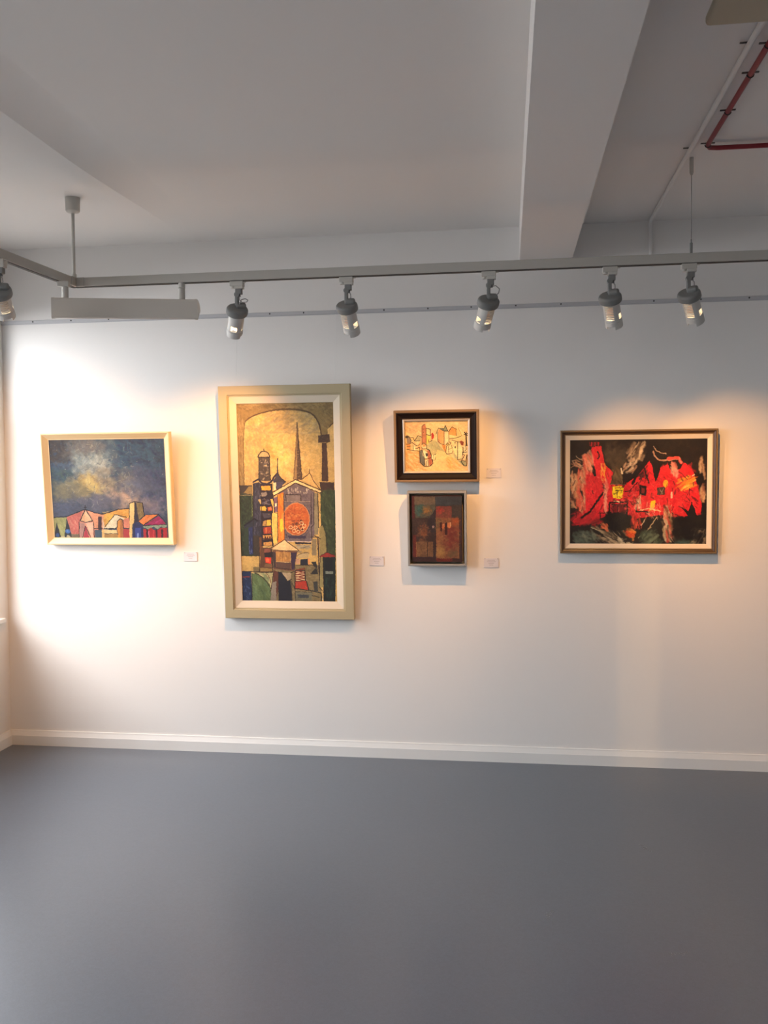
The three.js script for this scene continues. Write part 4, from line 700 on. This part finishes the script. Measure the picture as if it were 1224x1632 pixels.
{
  const { t, w, h } = hang('abstract_painting', 'small dark abstract painting of brown and red blocks in a pewter box frame', [[649, 784], [743, 782], [744, 902], [650, 903]], 0.105, 0.075, 0.05);
  part('frame', moulding(w, h, [[0.003, -0.064], [0, -0.060], [0, -0.001], [0.001, 0], [0.010, 0], [0.011, -0.001], [0.011, -0.058]]), F.pewter, t);
  // float frame: the stretched canvas stands in an open channel
  part('canvas', panel(w - 0.048, h - 0.048, 0.024, -0.006), paintAbstract(), t);
  part('stretcher', new THREE.BoxGeometry(w - 0.049, h - 0.049, 0.045).translate(0, h / 2, -0.0365), F.walnut, t);
  part('backing', panel(w - 0.006, h - 0.006, 0.003, -0.056), F.backing, t);
}
{
  const { t, w, h } = hang('red_town_painting', 'painting of blazing red houses on black in a brown and gilt frame', [[893, 687], [1145, 682], [1143, 882], [893, 883]], 0.065, 0.045, 0.04);
  part('frame', moulding(w, h, [[0.003, -0.044], [0, -0.040], [0, -0.004], [0.003, -0.001], [0.009, -0.001], [0.010, -0.005]]), F.gilt, t);
  part('dark_moulding', moulding(w - 0.018, h - 0.018, [[0, -0.03], [0, -0.005], [0.003, -0.002], [0.012, -0.008], [0.014, -0.008], [0.014, -0.03]]).translate(0, 0.009, 0), F.walnut, t);
  part('gilt_bead', moulding(w - 0.044, h - 0.044, [[0, -0.03], [0, -0.007], [0.002, -0.005], [0.005, -0.007], [0.005, -0.03]]).translate(0, 0.022, 0), F.gilt, t);
  part('liner', moulding(w - 0.054, h - 0.054, [[0, -0.03], [0, -0.008], [0.002, -0.007], [0.024, -0.014], [0.024, -0.03]]).translate(0, 0.027, 0), F.linen, t);
  part('canvas', panel(w - 0.100, h - 0.100, 0.050, -0.016), paintRedTown(), t);
  part('backing', panel(w - 0.01, h - 0.01, 0.005, -0.036), F.backing, t);
}
// title cards: print too small to read, four short lines
{
  const c = document.createElement('canvas'); c.width = 160; c.height = 100; const g = c.getContext('2d');
  g.fillStyle = '#dcdae2'; g.fillRect(0, 0, 160, 100); g.fillStyle = '#8d8890';
  for (const [y, a, b] of [[20, 40, 118], [34, 34, 126], [50, 50, 110], [70, 58, 102]]) for (let x = a; x < b; x += 9) g.fillRect(x, y, 7, 4);
  const map = new THREE.CanvasTexture(c); map.colorSpace = THREE.SRGBColorSpace;
  const mat = new THREE.MeshStandardMaterial({ map, roughness: 0.7 });
  const cards = [[304, 887, 'to the right of the stormy tent painting'], [600.5, 894, 'between the tall cathedral painting and the dark abstract'], [787, 754, 'to the right of the black framed village painting'], [783, 897, 'to the right of the dark abstract painting']];
  for (const [px, py, where] of cards) {
    const p = at(px, py, 'z', 0);
    const t = thing('title_card', `small white printed title card ${where}`, 'label', [p.x, p.y - 0.026, 0.0005], 'title cards beside the paintings');
    part('card', rounded(0.080, 0.052, 0.003, 0.0005, 0, 0.026, 0.0015), M.card, t);
    const f = new THREE.PlaneGeometry(0.078, 0.050); f.translate(0, 0.026, 0.0033); part('print', f, mat, t);
    for (const x of [-0.034, 0.034]) part('pin', new THREE.SphereGeometry(0.0022, 8, 6).translate(x, 0.048, 0.0035), M.cord, t);
  }
}

// ------------------------------------------------------------------ services on the ceiling
{
  const t = thing('red_pipe', 'red conduit pipe clipped to the ceiling, turning a right angle', 'pipe', [0.797, CEIL - 0.022, 1.08]);
  part('pipe', tube([[0, 0, 3.2], [0, 0, 2.0], [0, 0, 0.4], [0, 0, 0.05], [0.004, 0, 0.018], [0.018, 0, 0.004], [0.05, 0, 0], [0.4, 0, -0.004], [2.2, 0, -0.02]], 0.0095, 160, 12), M.redPipe, t);
  for (const z of [0.04, 0.36, 0.66, 0.86, 1.4, 1.9]) { const c = part('clip', [new THREE.BoxGeometry(0.054, 0.003, 0.009).translate(0, 0.006, 0), new THREE.TorusGeometry(0.011, 0.002, 6, 14, Math.PI).rotateZ(Math.PI)], M.clip, t); c.position.z = z; }
}
{
  const t = thing('white_conduit', 'white painted conduit along the ceiling and down the gallery wall', 'conduit', [0.745, CEIL - 0.012, 0]);
  part('pipe', tube([[0, 0, 4.2], [0, 0, 2.0], [0, 0, 0.1], [0.002, -0.004, 0.03], [0.004, -0.02, 0.0125], [0.006, -0.06, 0.012], [0.008, -0.23, 0.012]], 0.0095, 160, 12), M.wall, t);
  for (const z of [1.05, 1.93]) { const c = part('saddle', new THREE.BoxGeometry(0.034, 0.003, 0.007), M.clip, t); c.position.set(-0.012, 0.006, z); }
}
{
  const c = at(1123, 44, 'y', 2.80);
  const t = thing('ceiling_panel', 'flat beige panel light fitting close under the ceiling', 'light fitting', [c.x + 0.6, 2.80, c.z + 0.31]);
  part('tray', rounded(1.2, 0.032, 0.62, 0.012, 0, 0.016, 0), M.panel, t);
  for (const x of [-0.45, 0.45]) part('hanger', rod([x, 0.03, 0], [x, CEIL - 2.80, 0], 0.01), M.adaptor, t);
}

renderer.render(scene, camera);
